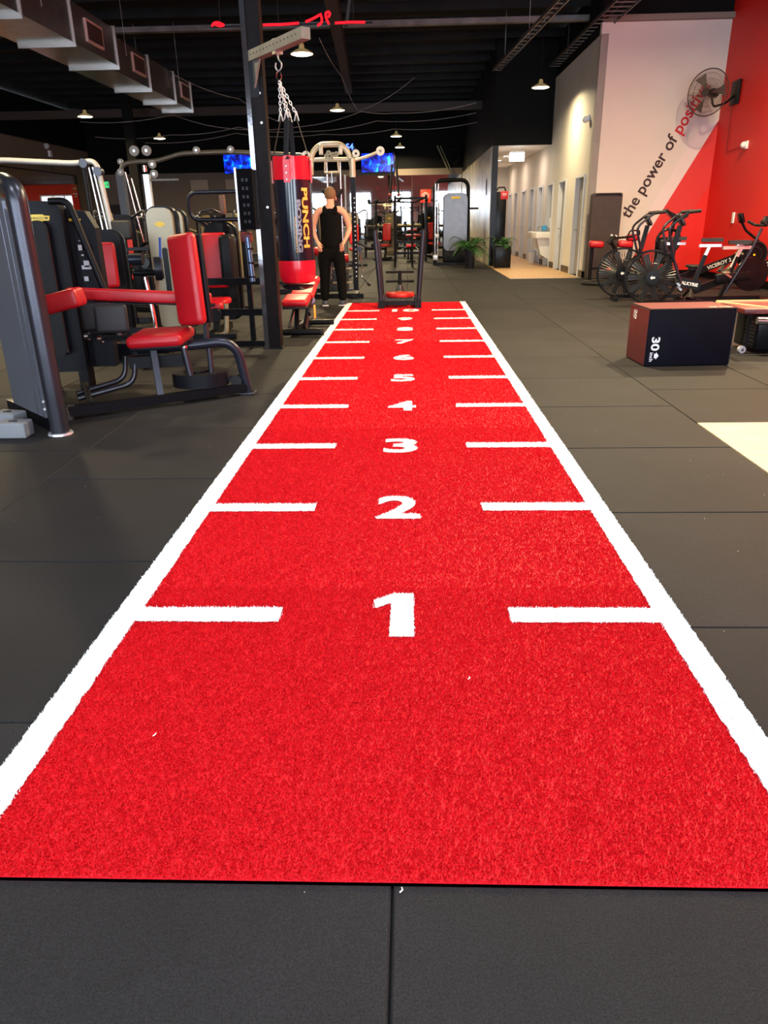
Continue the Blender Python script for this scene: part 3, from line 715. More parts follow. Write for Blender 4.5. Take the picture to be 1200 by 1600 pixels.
# ------------------------------------------------------------------ weight sled on the lane end
t = thing('weight_sled', 'black push sled with two tall posts parked across the far lane end', 'sled', (-.09, 10.35, .012))
for sx in (-1, 1):
    MB().box((sx*.28, .0, .055), (.10, .16, .11)).build('skid', blk, t, smooth=False)
    MB().box((sx*.28, .42, .04), (.07, .95, .06)).build('runner', blk, t, smooth=False)
    MB().cyl((sx*.285, .0, .1), (sx*.36, .0, 1.10), .036, n=16).build('push_post', navy, t)
    MB().cyl((sx*.36, .0, 1.10), (sx*.361, .0, 1.12), .038, n=16).build('post_cap', rub, t)
    MB().cyl((sx*.24, .0, .05), (sx*.25, .0, .19), .025).build('sleeve', gun, t)
    MB().cyl((sx*.285, .85, .05), (sx*.34, .85, .95), .028, n=12).build('push_post', navy, t)
MB().box((0, 0, .07), (.52, .06, .06)).build('cross_bar', blk, t, smooth=False)
MB().box((0, .42, .12), (.46, .55, .02)).build('load_deck', mat('worn deck plate', (.10, .09, .08), .5, .4), t, smooth=False)
MB().cyl((0, .36, .12), (0, .36, .52), .028).build('load_post', blk, t)
MB().lathe([(.07, 0), (.055, .05), (.035, .10)], (0, .36, .21), 16).build('post_collar', navy, t)
for z in (.36, .50): MB().cyl((-.22, .36, z), (.22, .36, z), .018, n=10).build('handle_bar', blk, t)
t = thing('weight_plate', 'worn red rubber weight plate lying on the sled deck', 'weight plate', (-.09, 10.55, .156))
MB().lathe([(.035, .06), (.05, .075), (.10, .072), (.12, .058), (.185, .058), (.215, .066), (.225, .05), (.225, .02), (.215, .004), (.03, .0), (.035, .06)], n=40).build('disc', mat('worn red rubber', (.40, .012, .010), .5, var=.4, vscale=12), t)
MB().lathe([(.035, .062), (.055, .08), (.05, .083), (.03, .065)], n=24).build('hub_ring', mat('brass ring', (.6, .3, .1), .4, .6), t)

# ------------------------------------------------------------------ near grey machine tower (cut by the frame edge)
t = thing('weight_machine', 'gunmetal machine upright with rounded top standing beside two grey blocks', 'gym machine', (-2.22, 3.35, 0))
P = fillet([(0, 0, .0), (0, 0, 1.455), (-.10, .10, 1.50), (-.62, .62, 1.50)], .12, 8)
MB().tube(P, .058, 20, ru=1.).build('front_upright', gun, t)
MB().lathe([(0, .012), (.075, .012), (.078, .0)], (0, 0, 0), 24).build('foot_plate', silver, t)
MB().prism([(-.62, .10), (.0, .10), (.0, 1.34), (-.08, 1.42), (-.62, 1.42)], (-.055, .055, 0), Vector((.707, -.707, 0)), Z, .05).build('side_cover', mat('grey side cover', (.12, .125, .15), .42, .4), t, smooth=False)
for k in (0, 1):
    MB().bar((-.10-.07*k, .06+.07*k, .10), (-.10-.07*k, .06+.07*k, 1.40), .022, .05).build('cover_rib', gun, t, smooth=False)
for z in (.16, .21): MB().cyl((-.085, .03, z), (-.083, .012, z), .009, n=8).build('bolt', steel, t)
MB().bar((-.62, .62, .05), (-.02, .05, .05), .09, .09).build('base_beam', blk, t, smooth=False)

# ------------------------------------------------------------------ yoga blocks
for x, y, rz, lab in ((-2.49, 3.30, .02, 'light grey foam block with faint printed mark on top, in front of its twin'), (-2.66, 3.56, -.25, 'light grey foam block behind the other one at the machine foot')):
    t = thing('foam_block', lab, 'foam block', (x, y, 0), rz, 'grey foam blocks on the floor')
    MB().rbox((0, 0, .05), (.19, .13, .10), .012, None, 3).build('block', mat('grey foam', (.20, .21, .225), .8, bump=.15, bscale=300), t)
    m = MB()
    for a in (90, 210, 330):
        q = math.radians(a); m.tube([(.018*math.cos(q)+.016*math.cos(k*PI/6), .014*math.sin(q)+.012*math.sin(k*PI/6), .1012) for k in range(12)], .0018, 4, closed=True)
    m.build('printed_mark', gun, t)

# ------------------------------------------------------------------ adductor machine with the shroud tower
t = thing('leg_machine', 'black seated thigh machine with red seat and tall shrouded weight tower', 'gym machine', (-1.8, 4.3, 0))
o_ = Vector((-1.8, 4.3, 0))
def wb_(mb, nm, m, par=None, **k): return mb.build(nm, m, par or t, off=o_, **k)
dk = mat('dark shroud plastic', (.008, .008, .011), .42, spec=.13, var=.1, bump=.04, bscale=400)
# weight tower: two shroud halves with a slot, facing the seat
u = Vector((1, .10, 0)).normalized()
tw_ = MB().prism([(0, .16), (.37, .16), (.37, 1.38), (.32, 1.43), (.08, 1.44), (.0, 1.39)], (-2.93, 4.62, 0), u, Z, -.16)
wb_(tw_, 'tower_shroud', dk, smooth=False)
wb_(MB().rprism(.13, 1.0, .06, (-2.93+.205, 4.60, .80), u, Z, .028), 'tower_slot', rub, smooth=False)
wb_(MB().tube([(-2.93+.265, 4.60, .32), (-2.93+.265, 4.60, 1.22)], .008, 8), 'slot_trim', gun)
wb_(MB().tube([(-2.945, 4.605, .16), (-2.945, 4.605, 1.38)], .020, 10), 'tower_edge', gun)
sp = wb_(MB().prism([(0, .18), (.20, .18), (.20, 1.24), (.14, 1.36), (.0, 1.38)], (-2.56, 4.74, 0), u, Z, -.12), 'instruction_panel', dk, smooth=False)
m = MB(); ox = Vector((-2.56, 4.725, 0))
for a, z, w2_, h2_ in ((.10, 1.17, .05, .008), (.10, 1.15, .07, .006), (.07, 1.10, .03, .04), (.13, 1.10, .035, .045), (.08, 1.045, .02, .012), (.10, .98, .045, .05), (.10, .955, .085, .03), (.08, .87, .035, .035)):
    m.rbox(ox+u*a+Z*z, (w2_, .003, h2_), .003)
wb_(m, 'pictograms', greyp, sp, smooth=False)['kind'] = 'stuff'
def badge(c, uu, wd, txt, par, off=o_, nm='badge'):
    h = wd*.26; uu = Vector(uu); nn = uu.cross(Z)
    P = [(-.5*wd, .0), (-.44*wd, -.35*h), (-.25*wd, -.35*h), (-.2*wd, -.5*h), (.2*wd, -.5*h), (.25*wd, -.35*h), (.46*wd, -.32*h), (.5*wd, .3*h), (.3*wd, .35*h), (.25*wd, .5*h), (-.22*wd, .5*h), (-.28*wd, .38*h), (-.48*wd, .42*h)]
    b = MB().prism(P, Vector(c), uu, Z, .006).build(nm, yellow, par, off=off, smooth=False)
    if txt: MB().text(txt, 1, Vector(c)+nn*.0065, uu, Z, .0005, .01, width=wd*.84, center=True).build('lettering', gloss, b, off=off, smooth=False)
    return b
badge((-2.745, 4.636, 1.315), u, .20, 'TECHNOGYM', t)
badge((-2.50, 4.741, 1.30), u, .09, '', sp, nm='badge')
wb_(MB().rbox((-2.78, 4.625, .56), (.075, .004, .28), .003), 'weight_label', greyp, smooth=False)
wb_(MB().cyl((-2.70, 4.62, .69), (-2.70, 4.60, .69), .02), 'selector_pin', yellow)
m = MB()
for k in range(12): m.box((-2.70, 4.618, .64-.02*k), (.010, .004, .006))
wb_(m, 'weight_marks', greyp, smooth=False)
wb_(MB().tube(fillet([(-2.60, 4.58, 1.43), (-2.46, 4.58, 1.43), (-2.26, 4.60, .66)], .14, 8), .026, 12), 'frame_tube', blk)
wb_(MB().bar((-2.93, 5.02, .27), (-1.95, 4.95, .27), .10, .13), 'cross_beam', dk, smooth=False)
for x in (-2.9, -2.60): wb_(MB().bar((x, 4.72, .0), (x, 4.72, .25), .08, .12, up=(0, 1, 0)), 'tower_foot', blk, smooth=False)
# red padded arm
wb_(MB().rbox((-2.40, 4.02, .765), (.34, .20, .13), .03, rotm(ry=-.22, rz=.10)), 'arm_pad', red)
wb_(MB().rbox((-1.99, 4.50, .755), (1.06, .11, .085), .02, rotm(ry=.065, rz=.16)), 'arm_pad', red)
wb_(MB().rbox((-1.90, 4.56, .70), (.90, .08, .02), .005, rotm(ry=.075, rz=.16)), 'arm_bracket', blk)
# seat and backrest
wb_(MB().rbox((-1.80, 4.30, .475), (.42, .40, .095), .045, rotm(rx=.05, ry=-.05), 4), 'seat', red)
wb_(MB().rbox((-1.80, 4.30, .422), (.38, .36, .03), .01, rotm(ry=-.05)), 'seat_shell', dk)
rb = rotm(rx=-.10, ry=.05, rz=.98)
wb_(MB().rbox((-1.575, 4.36, .875), (.085, .27, .64), .04, rb, 4), 'backrest', red)
wb_(MB().rbox((-1.535, 4.42, .87), (.035, .26, .62), .012, rb), 'backrest_shell', dk)
wb_(MB().bar((-1.50, 4.44, .42), (-1.475, 4.47, .95), .05, .03, up=(1, 0, 0)), 'backrest_post', blk, smooth=False)
wb_(MB().cyl((-1.50, 4.34, .62), (-1.47, 4.30, .62), .022), 'adjuster_knob', rub)
wb_(MB().tube(fillet([(-2.0, 4.32, .385), (-1.60, 4.36, .40), (-1.28, 4.45, .43), (-1.225, 4.50, .02)], .20, 10), .036, 14), 'seat_frame', navy)
wb_(MB().rbox((-1.225, 4.50, .008), (.12, .12, .016), .006), 'foot_plate', gun)
wb_(MB().bar((-2.32, 3.72, .055), (-1.24, 4.47, .055), .06, .06), 'base_rail', blk, smooth=False)
wb_(MB().bar((-2.36, 3.85, .05), (-2.32, 3.70, .01), .05, .05), 'rail_foot', steel, smooth=False)
wb_(MB().bar((-1.80, 4.12, .06), (-1.84, 4.2, .42), .045, .045), 'seat_post', navy, smooth=False)
wb_(MB().bar((-2.05, 4.25, .30), (-1.66, 4.36, .30), .09, .085), 'arm_housing', dk, smooth=False)
wb_(MB().cyl((-1.60, 4.30, .10), (-1.64, 4.30, .40), .026), 'pivot_tube', gun)
wb_(MB().cyl((-1.635, 4.30, .395), (-1.637, 4.30, .412), .032), 'pivot_cap', chrome)
wb_(MB().cyl((-1.48, 4.42, .18), (-1.48, 4.42, .40), .022), 'rear_post', gun)
# cam disc
cam = [(.22*math.cos(math.radians(a)), .20*math.sin(math.radians(a))) for a in range(-150, 130, 10)] + [(-.15, .10), (-.19, -.03)]
wb_(MB().prism(cam, (-1.58, 4.45, .09), X, Y, .10), 'cam_disc', dk)
wb_(MB().cyl((-1.60, 4.45, .185), (-1.60, 4.45, .205), .10, n=24), 'cam_hub', blk)
wb_(MB().bar((-1.38, 4.46, .13), (-1.24, 4.50, .13), .05, .03), 'cam_link', blk, smooth=False)
wb_(MB().cyl((-1.30, 4.44, .11), (-1.30, 4.52, .11), .045), 'roller', rub)
# knee pads
for dx, dy in ((0, 0), (-.16, .14)):
    k = wb_(MB().rbox((-2.13+dx, 4.24+dy, .62), (.235, .055, .205), .045, rotm(rz=.22, rx=-.08), 4), 'knee_pad', pad)
    wb_(MB().cyl((-2.13+dx, 4.28+dy, .56), (-2.10+dx, 4.33+dy, .44), .018), 'pad_arm', steel, k)
    wb_(MB().bar((-2.25+dx, 4.30+dy, .47), (-1.98+dx, 4.32+dy, .48), .05, .035), 'pad_bracket', blk, k, smooth=False)
    wb_(MB().cyl((-2.27+dx, 4.29+dy, .47), (-2.24+dx, 4.29+dy, .47), .028), 'bracket_cap', chrome, k)
# foot pegs on bent tubes
for dx, dy in ((0, 0), (-.13, .16)):
    q = wb_(MB().tube(fillet([(-2.00+dx, 4.24+dy, .32), (-2.02+dx, 4.22+dy, .15), (-2.38+dx*.6, 4.02+dy, .08)], .10, 8), .020, 12), 'foot_lever', gun)
    wb_(MB().cyl((-2.36+dx*.6, 4.14+dy, .13), (-2.24+dx*.6, 3.90+dy, .07), .022), 'foot_grip', rub, q)

# ------------------------------------------------------------------ machine generator: weight tower + seat + red pads
def press_machine(label, loc, rz, shroud, tower=1.43, badge_on=True, arms=True, group=None, seat_z=.48, back_h=.55, name='weight_machine', seat=True, tw=.34):
    t = thing(name, label, 'gym machine', loc, rz, group)
    # tower at +Y (behind), seat in front; the shroud faces -Y
    MB().rprism(tw, tower-.14, .10, (0, .62, .14+(tower-.14)/2), X, Z, .14, 8).build('tower_shroud', shroud, t, smooth=True)
    MB().rprism(tw+.07, tower-.10, .13, (0, .66, .12+(tower-.10)/2), X, Z, .10, 8).build('tower_frame', blk, t)
    MB().rprism(.06, tower*.42, .028, (.02, .4795, tower*.50), X, Z, .003).build('tower_slot', gloss, t, smooth=False)
    if badge_on:
        b = MB().prism([(-.06, 0), (-.03, -.022), (0, -.03), (.035, -.022), (.06, 0), (.03, .024), (0, .03), (-.035, .022)], (0, .476, tower-.17), X, Z, .004).build('badge', yellow, t, smooth=False)
    if not seat:
        MB().bar((-.2, .62, .04), (.2, .62, .04), .3, .08).build('base', blk, t, smooth=False); return t
    MB().bar((0, -.35, .05), (0, .62, .05), .08, .07).build('base_beam', blk, t, smooth=False)
    MB().bar((-.30, -.35, .04), (.30, -.35, .04), .07, .06).build('front_foot', blk, t, smooth=False)
    MB().bar((0, -.05, .06), (0, .05, seat_z-.07), .07, .07).build('seat_post', blk, t, smooth=False)
    MB().rbox((0, -.02, seat_z), (.34, .36, .08), .035, None, 3).build('seat', red, t)
    MB().rbox((0, .19, seat_z+.14+back_h/2), (.29, .075, back_h), .035, rotm(rx=-.10), 3).build('backrest', red, t)
    MB().rbox((0, .235, seat_z+.14+back_h/2), (.25, .02, back_h-.04), .01, rotm(rx=-.10)).build('backrest_shell', pad, t)
    if arms:
        for s in (-1, 1):
            MB().tube(fillet([(s*.12, .60, tower-.06), (s*.36, .45, tower+.08), (s*.38, -.02, tower+.02), (s*.36, -.10, seat_z+.35)], .12, 6), .022, 10).build('press_arm', navy, t)
            MB().cyl((s*.36, -.10, seat_z+.36), (s*.24, -.12, seat_z+.36), .018).build('hand_grip', rub, t)
    return t
press_machine('black machine with a red backrest half hidden behind the yellow badged tower', (-3.02, 6.35, 0), .25, dk, 1.2, badge_on=False, arms=False, seat_z=.52, back_h=.44)
# looped handlebar machine with the tall red backrest
t = press_machine('red backed seated machine with looped tube handlebar behind the thigh machine', (-2.25, 7.7, 0), 0, dk, 1.25, badge_on=False, arms=False, seat_z=.40, back_h=.62)
MB().tube(fillet([(-.28, .35, 1.30), (-.28, .30, 1.60), (.45, .30, 1.60), (.45, .35, 1.30)], .12, 8, closed=True), .024, 12, closed=True).build('handle_loop', navy, t)
MB().bar((.08, .5, .9), (.10, .4, 1.4), .05).build('loop_post', blk, t, smooth=False)
MB().rbox((.12, .31, 1.46), (.07, .07, .22), .02).build('handle_joint', mat('rusty brown fitting', (.12, .06, .04), .5), t)
MB().rbox((.20, .05, .86), (.16, .30, .56), .05).build('side_guard', dk, t)
MB().rbox((.02, -.22, .36), (.26, .12, .12), .045).build('shin_roller', red, t)
MB().tube(fillet([(-.05, -.3, .05), (.18, -.32, .05), (.20, -.30, .40)], .08), .028, 10).build('front_tube', champ, t)
# champagne towers
press_machine('champagne coloured weight tower, nearer of two, showing a blue selector rod', (-2.69, 6.95, 0), .05, champ, 1.43, seat=False, tw=.29)
press_machine('champagne coloured weight tower, farther of two, beside the looped handlebar', (-2.93, 8.15, 0), .05, champ, 1.42, seat=False, tw=.29)
# roller arm machine
t = thing('leg_curl_machine', 'black roller arm machine with round dark counterweight disc before the champagne tower', 'gym machine', (-2.4, 5.9, 0))
MB().cyl((.09, -.04, .875), (.15, -.02, .875), .105, n=28).build('disc', navy, t); MB().cyl((.15, -.02, .875), (.165, -.015, .875), .09, n=28).build('disc_cap', mat('brown cap', (.07, .055, .05), .5), t)
MB().cyl((-.14, 0, .96), (-.02, 0, .96), .055, n=20).build('roller', navy, t)
MB().cyl((-.13, 0, .84), (.1, 0, .84), .028).build('cross_bar', blk, t)
MB().tube(fillet([(-.02, 0, .80), (.04, -.05, .35), (.02, -.2, .06)], .1), .022, 10).build('lever', chrome, t)
MB().tube([(.09, 0, .78), (.06, .0, .55)], .016, 8).build('link', champ, t)
MB().bar((-.02, -.35, .05), (-.02, .4, .05), .07).build('base_beam', blk, t, smooth=False)
MB().bar((-.02, .2, .05), (-.02, .12, .80), .06).build('post', blk, t, smooth=False)
MB().bar((.03, .30, .80), (.05, .35, 1.14), .016).build('selector_rod', mat('blue rod', (.04, .10, .45), .3), t, smooth=False)
for z in (.57, .30): MB().bar((-.5, .12, z), (.0, .12, z), .035, .05).build('cross_rail', blk, t, smooth=False)
MB().rbox((.24, -.02, .60), (.10, .06, .05), .015).build('control_box', gun, t)

# chrome cable column (lat pulldown) at the far side
t = thing('cable_machine', 'lat pulldown with pale grey overhead tube and slanting chrome guide rods', 'gym machine', (-4.1, 9.0, 0))
gt_ = mat('pale grey tube', (.42, .42, .42), .38, .2)
MB().tube(fillet([(-3.2, .0, 1.98), (-1.1, 0, 2.06), (-.1, 0, 2.00), (.16, 0, 2.04), (.32, .05, .06)], .16, 8), .034, 12).build('overhead_tube', gt_, t)
MB().cyl((-.02, 0, 0), (-.02, 0, 2.0), .03).build('front_post', blk, t)
MB().cyl((-2.9, .1, 0), (-2.9, .1, 1.98), .035).build('side_post', gt_, t)
for a, b in ((.03, .14), (.08, .22), (.13, .27)):
    MB().cyl((a, .05, 1.96), (b, .05, .62), .013).build('guide_rod', chrome, t)
MB().cyl((.12, .08, 1.9), (.34, .08, .75), .012).build('guide_rod', mat('yellow cord', (.6, .5, .2), .5), t)
for x, z in ((.0, 2.0), (.17, 1.90)): MB().cyl((x, -.05, z), (x, .05, z), .055, n=20).build('pulley', gun, t)
MB().rbox((.40, -.1, 1.20), (.26, .06, .24), .03).build('thigh_pad', pad, t)
MB().bar((.05, -.1, .95), (.8, -.05, .97), .04).build('pad_rail', blk, t, smooth=False)
MB().bar((.40, -.05, .0), (.40, -.05, 1.1), .05).build('pad_post', blk, t, smooth=False)
MB().bar((-.6, 0, .04), (.6, 0, .04), .08, .07).build('base_beam', blk, t, smooth=False)
MB().rbox((.5, .3, .62), (.3, .2, .5), .03).build('weight_stack', dk, t)
MB().cyl((.56, .18, .78), (.56, .14, .78), .07).build('stack_cap', gloss, t)

# ------------------------------------------------------------------ cable crossover with beam and the functional trainer
t = thing('cable_crossover', 'wide cable crossover station with pulleys along a pale overhead beam', 'gym machine', (-3.0, 12.4, 0))
cm = mat('dull cream tube', (.11, .10, .08), .4, .3)
MB().tube(fillet([(-1.95, 0, 1.20), (-1.86, 0, 2.22), (-1.60, 0, 2.26), (-1.25, 0, 2.26), (-.80, 0, 2.37), (0, 0, 2.38), (1.3, 0, 2.30)], .12, 6), .036, 12).build('crossover_beam', cm, t)
MB().box((-1.90, .02, 1.05), (.12, .14, 2.1)).build('side_post', mat('dark blue post', (.02, .022, .035), .4), t, smooth=False)
MB().bar((-2.1, -.4, .04), (-1.7, .6, .04), .08, .08).build('base_foot', blk, t, smooth=False)
for x, z, r in ((-1.84, 2.26, .05), (-1.86, 2.10, .06), (-1.58, 2.42, .085), (-1.37, 2.42, .085), (-.52, 2.41, .06), (.06, 2.41, .06), (-1.30, 2.21, .07), (-1.29, 2.06, .07)):
    q = MB().lathe([(r*.3, -.016), (r*.95, -.016), (r*.8, -.005), (r*.8, .005), (r*.95, .016), (r*.3, .016)], (x, -.06, z), 22, axis=(0, 1, 0)).build('pulley', mat('grey pulley', (.22, .21, .20), .45), t)
    MB().cyl((x, -.08, z), (x, -.04, z), r*.3).build('axle', chrome, q)
for a, b in (((-1.79, -.03, 2.1), (-1.62, -.03, .9)), ((-1.70, -.03, 2.0), (-1.50, -.03, .8))): MB().cyl(a, b, .014).build('guide_rod', chrome, t)
MB().box((-1.44, 0, 1.75), (.10, .10, .62)).build('carriage', silver, t, smooth=False)
MB().cyl((-1.46, 0, 2.1), (-1.46, 0, 2.2), .04).build('bolt_cap', chrome, t)
MB().box((-1.15, 0, 1.97), (.5, .04, .03)).build('bracket', cm, t, smooth=False)

t = thing('cable_machine', 'cream headed cable tower with triangle handle standing over the person', 'gym machine', (-1.25, 12.4, 0))
MB().tube(fillet([(-.36, 0, 2.0), (-.34, 0, 2.32), (-.20, 0, 2.46), (.18, 0, 2.46), (.30, 0, 2.32), (.36, 0, 2.05)], .12, 6), .045, 12).build('head_hoop', cream, t)
MB().cyl((-.50, 0, 2.23), (.38, 0, 2.23), .035).build('cross_tube', cream, t)
MB().tube([(.34, 0, 2.20), (.60, -.02, 2.26), (.86, -.04, 2.35)], .026, 10).build('side_arm', cream, t)
for x, z, r in ((.42, 2.31, .065), (.83, 2.34, .075), (-.37, 2.15, .065), (-.42, 2.30, .07)):
    q = MB().lathe([(r*.3, -.016), (r*.95, -.016), (r*.8, -.004), (r*.8, .004), (r*.95, .016), (r*.3, .016)], (x, -.06, z), 22, axis=(0, 1, 0)).build('pulley', cream, t)
for x in (-.17, .16): MB().rbox((x, -.03, 2.38), (.07, .06, .16), .015).build('hoop_clamp', cream, t)
m = MB()
for a, b in ((-.04, 2.33), (.03, 2.30), (-.08, 2.28), (.09, 2.31), (.0, 2.24)): m.lathe([(.01, -.02), (.04, -.02), (.04, .02), (.01, .02)], (a, -.04, b), 12, axis=(0, 1, 0))
m.build('pulley_cluster', mat('aged brass', (.25, .20, .12), .4, .5), t)
m = MB()
for s in (-1, 1): m.cyl((s*.11, -.04, 2.2), (s*.12, -.04, 2.03), .014, n=8)
m.cyl((-.12, -.04, 2.03), (.12, -.04, 2.03), .018, n=8); m.build('handle_carrier', cream, t)
for x in (-.09, .14): MB().cyl((x, .05, .3), (x, .05, 2.2), .014).build('guide_rod', chrome, t)
MB().cyl((.21, .1, 1.2), (.21, .1, 2.0), .018).build('cable_guard', gt_, t)
MB().cyl((0, -.06, 1.82), (0, -.06, 2.03), .006, n=6).build('cable', chrome, t)
MB().prism([(-.10, 0), (-.04, .02), (-.015, .13), (.015, .13), (.04, .02), (.10, 0), (.06, -.03), (-.06, -.03)], (0, -.05, 1.73), X, Z, .03).build('row_handle', blk, t, smooth=False)
for s in (-1, 1): MB().rbox((s*.13, -.06, 1.70), (.05, .06, .16), .02, rotm(ry=s*.5)).build('hand_grip', rub, t)
MB().box((.355, 0, 1.16), (.085, .10, 2.1)).build('front_post', blk, t, smooth=False)
MB().tube([(.355, -.055, 1.95), (.355, -.055, 2.24)], .05, 12).build('post_collar', cream, t)
MB().box((-.40, 0, 1.1), (.075, .09, 2.2)).build('front_post', blk, t, smooth=False)
m = MB()
for k in range(18): m.cyl((.37, -.052, .35+k*.075), (.37, -.056, .35+k*.075), .012, n=8)
m.build('height_holes', ivory, t, smooth=False)['kind'] = 'stuff'
MB().rbox((.0, .25, .62), (.42, .16, 1.1), .02).build('weight_stack', mat('grey weight stack', (.10, .10, .10), .5, .4), t)
for k in range(5): MB().rbox((.12, .0, .12+k*.12), (.36, .14, .035), .008).build('rack_tray', champ if k % 2 else gun, t)
MB().cyl((.40, -.06, .92), (.60, -.06, .82), .022).build('pulley_arm', gun, t)
MB().cyl((.44, -.10, .80), (.44, -.02, .80), .05).build('pulley', gun, t)
P = [(.43, -.08, .78), (.50, -.2, .45), (.46, -.22, .36), (.58, -.3, .24)]
MB().tube(fillet(P, .03), .012, 8).build('attachment_bar', chrome, t)
MB().cyl((.58, -.3, .24), (.62, -.32, .21), .022).build('bar_end', rub, t)
MB().bar((-.5, -.3, .04), (.5, -.3, .04), .07).build('base_beam', blk, t, smooth=False)
MB().bar((.35, -.5, .03), (.35, .5, .03), .07, .05).build('base_foot', blk, t, smooth=False)
for x, z in ((-.35, .78), (.18, .66)): MB().cyl((x-.06, -.12, z), (x+.06, -.12, z), .07).build('roller_pad', red, t)

# ------------------------------------------------------------------ rack with dark perforated upright just behind the column
t = thing('storage_rack', 'black rack with tall dark panel and blue grey tube beside the steel column', 'rack', (-1.66, 6.90, 0))
MB().box((.12, -.34, 1.47), (.15, .08, .55)).build('upright_box', mat('matte black box', (.004, .004, .005), .8, spec=.05), t, smooth=False)
MB().box((.038, -.37, 1.47), (.018, .06, .57)).build('edge_trim', steel, t, smooth=False)
m = MB()
for k in range(6):
    for s in (.10, .14): m.box((s, -.382, 1.27+k*.075), (.022, .003, .03))
m.build('perforations', mat('perforation grey', (.012, .012, .014), .6), t, smooth=False)['kind'] = 'stuff'; MB().bar((.12, -.30, 1.3), (.12, 0, 1.2), .04).build('panel_bracket', blk, t, smooth=False)
MB().box((0, .02, .62), (.05, .05, 1.24)).build('post', blk, t, smooth=False)
MB().cyl((.05, -.04, .68), (.03, -.04, 1.12), .032).build('blue_tube', mat('blue grey tube', (.16, .22, .36), .25, .5), t)
for k in range(3): MB().cyl((.05, -.04, .72+k*.14), (.05, -.04, .735+k*.14), .037).build('tube_ring', gloss, t)
for z, L_ in ((.68, .62), (.36, .62)): MB().bar((-.55, 0, z), (.20, 0, z), .05, .07).build('cross_rail', blk, t, smooth=False)
MB().box((-.50, 0, .48), (.06, .08, .55)).build('end_post', gloss, t)
MB().cyl((-.38, -.03, .34), (-.38, -.09, .34), .07, n=20).build('wheel', rub, t)
MB().bar((-.55, 0, .03), (.20, 0, .03), .06, .05).build('base_beam', blk, t, smooth=False)
MB().rbox((.02, -.02, 1.12), (.12, .08, .10), .02).build('red_holder', mat('dull red', (.18, .02, .02), .5), t)

# ------------------------------------------------------------------ rest of the left area
K = 0
for (x, y, rz, sh, h, lab) in ((-4.5, 11.0, .3, dk, 1.4, 'dark seated press machine between the pulldown and crossover'), (-3.6, 13.6, -.3, champ, 1.45, 'champagne seated press machine behind the crossover beam'),
                              (-5.6, 14.2, .5, dk, 1.4, 'dark seated press machine near the black angled column'), (-7.0, 16.5, .9, champ, 1.45, 'champagne seated press machine near the glazed studio wall'),
                              (-2.6, 15.6, .0, dk, 1.4, 'dark seated press machine seen past the black column'), (-4.4, 17.5, 1.2, champ, 1.45, 'champagne seated press machine far behind the looped handlebar'),
                              (-1.75, 17.2, .4, champ, 1.5, 'champagne press machine with red pads behind the cable tower'), (-1.55, 21.9, .2, champ, 1.5, 'champagne press machine with red seat beside the cable tower post'),
                              (-.75, 25.2, -.3, champ, 1.5, 'champagne press machine with tall red pad before the mirror'), (.95, 26.2, .4, dk, 1.5, 'dark press machine with red pads before the mirror')):
    press_machine(lab, (x, y, 0), rz, sh, h)
def treadmill(label, loc, rz):
    t = thing('treadmill', label, 'treadmill', loc, rz, 'treadmills in the far corner')
    MB().rbox((0, 0, .12), (.80, 1.9, .14), .04).build('deck', blk, t); MB().rbox((0, -.05, .195), (.52, 1.6, .012), .004).build('belt', rub, t)
    for s in (-1, 1):
        MB().tube(fillet([(s*.38, .75, .15), (s*.38, .70, 1.15), (s*.36, .2, 1.05)], .1), .03, 8).build('side_frame', champ, t)
    MB().rbox((0, .72, 1.32), (.78, .10, .36), .05, rotm(rx=-.35)).build('console', gun, t)
    MB().rbox((0, .66, 1.36), (.42, .02, .22), .01, rotm(rx=-.35)).build('screen', gloss, t); return t
tm = treadmill('treadmill in the far corner, nearest the crossover beam', (-5.0, 20.5, 0), PI*.9)
for i, (x, y) in enumerate(((-6.3, 21.2), (-7.6, 21.9), (-8.9, 22.6))): dup(tm, (x, y, 0), PI*.9, ['treadmill in the far corner, second from the crossover beam', 'treadmill in the far corner, third from the crossover beam', 'treadmill in the far corner, closest to the exit sign'][i])
# leaning and standing boards by the back wall
for x, h, lab in ((-9.0, .55, 'small square taupe panel high on the back wall, one nearer the exit'), (-7.2, .55, 'wide taupe panel high on the back wall below the television')):
    tag(MB().box((x, YB-.03, 2.75), (.75 if x < -8 else 1.3, .05, h)).build('wall_panel', mat('light taupe board', (.42, .34, .27), .7), smooth=False), lab, 'wall panel')

# ------------------------------------------------------------------ far middle: rack, bench, dumbbells, cable tower
t = thing('power_rack', 'black power rack frame with red seat standing far beyond the sled', 'rack', (.1, 23.6, 0))
for x in (-.48, .50):
    MB().box((x, 0, .95 if x < 0 else 1.0), (.07, .09, 1.95)).build('upright', blk, t, smooth=False)
    MB().box((x, .5, 1.0), (.07, .09, 2.0)).build('upright', blk, t, smooth=False)
for z in (.28, .62, 1.9): MB().bar((-.48, 0, z), (.50, 0, z), .06, .07).build('cross_bar', blk, t, smooth=False)
MB().rbox((.02, .1, .50), (.32, .3, .09), .03).build('seat', red, t); MB().cyl((.02, .1, 0), (.02, .1, .46), .03).build('seat_post', blk, t)
MB().rbox((.02, .1, .03), (.28, .3, .05), .01).build('seat_base', blk, t)
for s in (-1, 1): MB().cyl((s*.1, .0, .5), (s*.42, .0, .30), .012).build('brace', chrome, t)
t = thing('workout_bench', 'low red padded bench lying between the far rack and the dumbbells', 'bench', (.25, 25.2, 0), PI/2)
MB().rbox((0, 0, .78), (.30, .62, .07), .03).build('pad', red, t)
for y in (-.22, .22): MB().bar((0, y, 0), (0, y, .75), .06).build('leg', blk, t, smooth=False)
t = thing('dumbbell_rack', 'long black dumbbell rack in front of the back mirror', 'rack', (-.1, 27.5, 0))
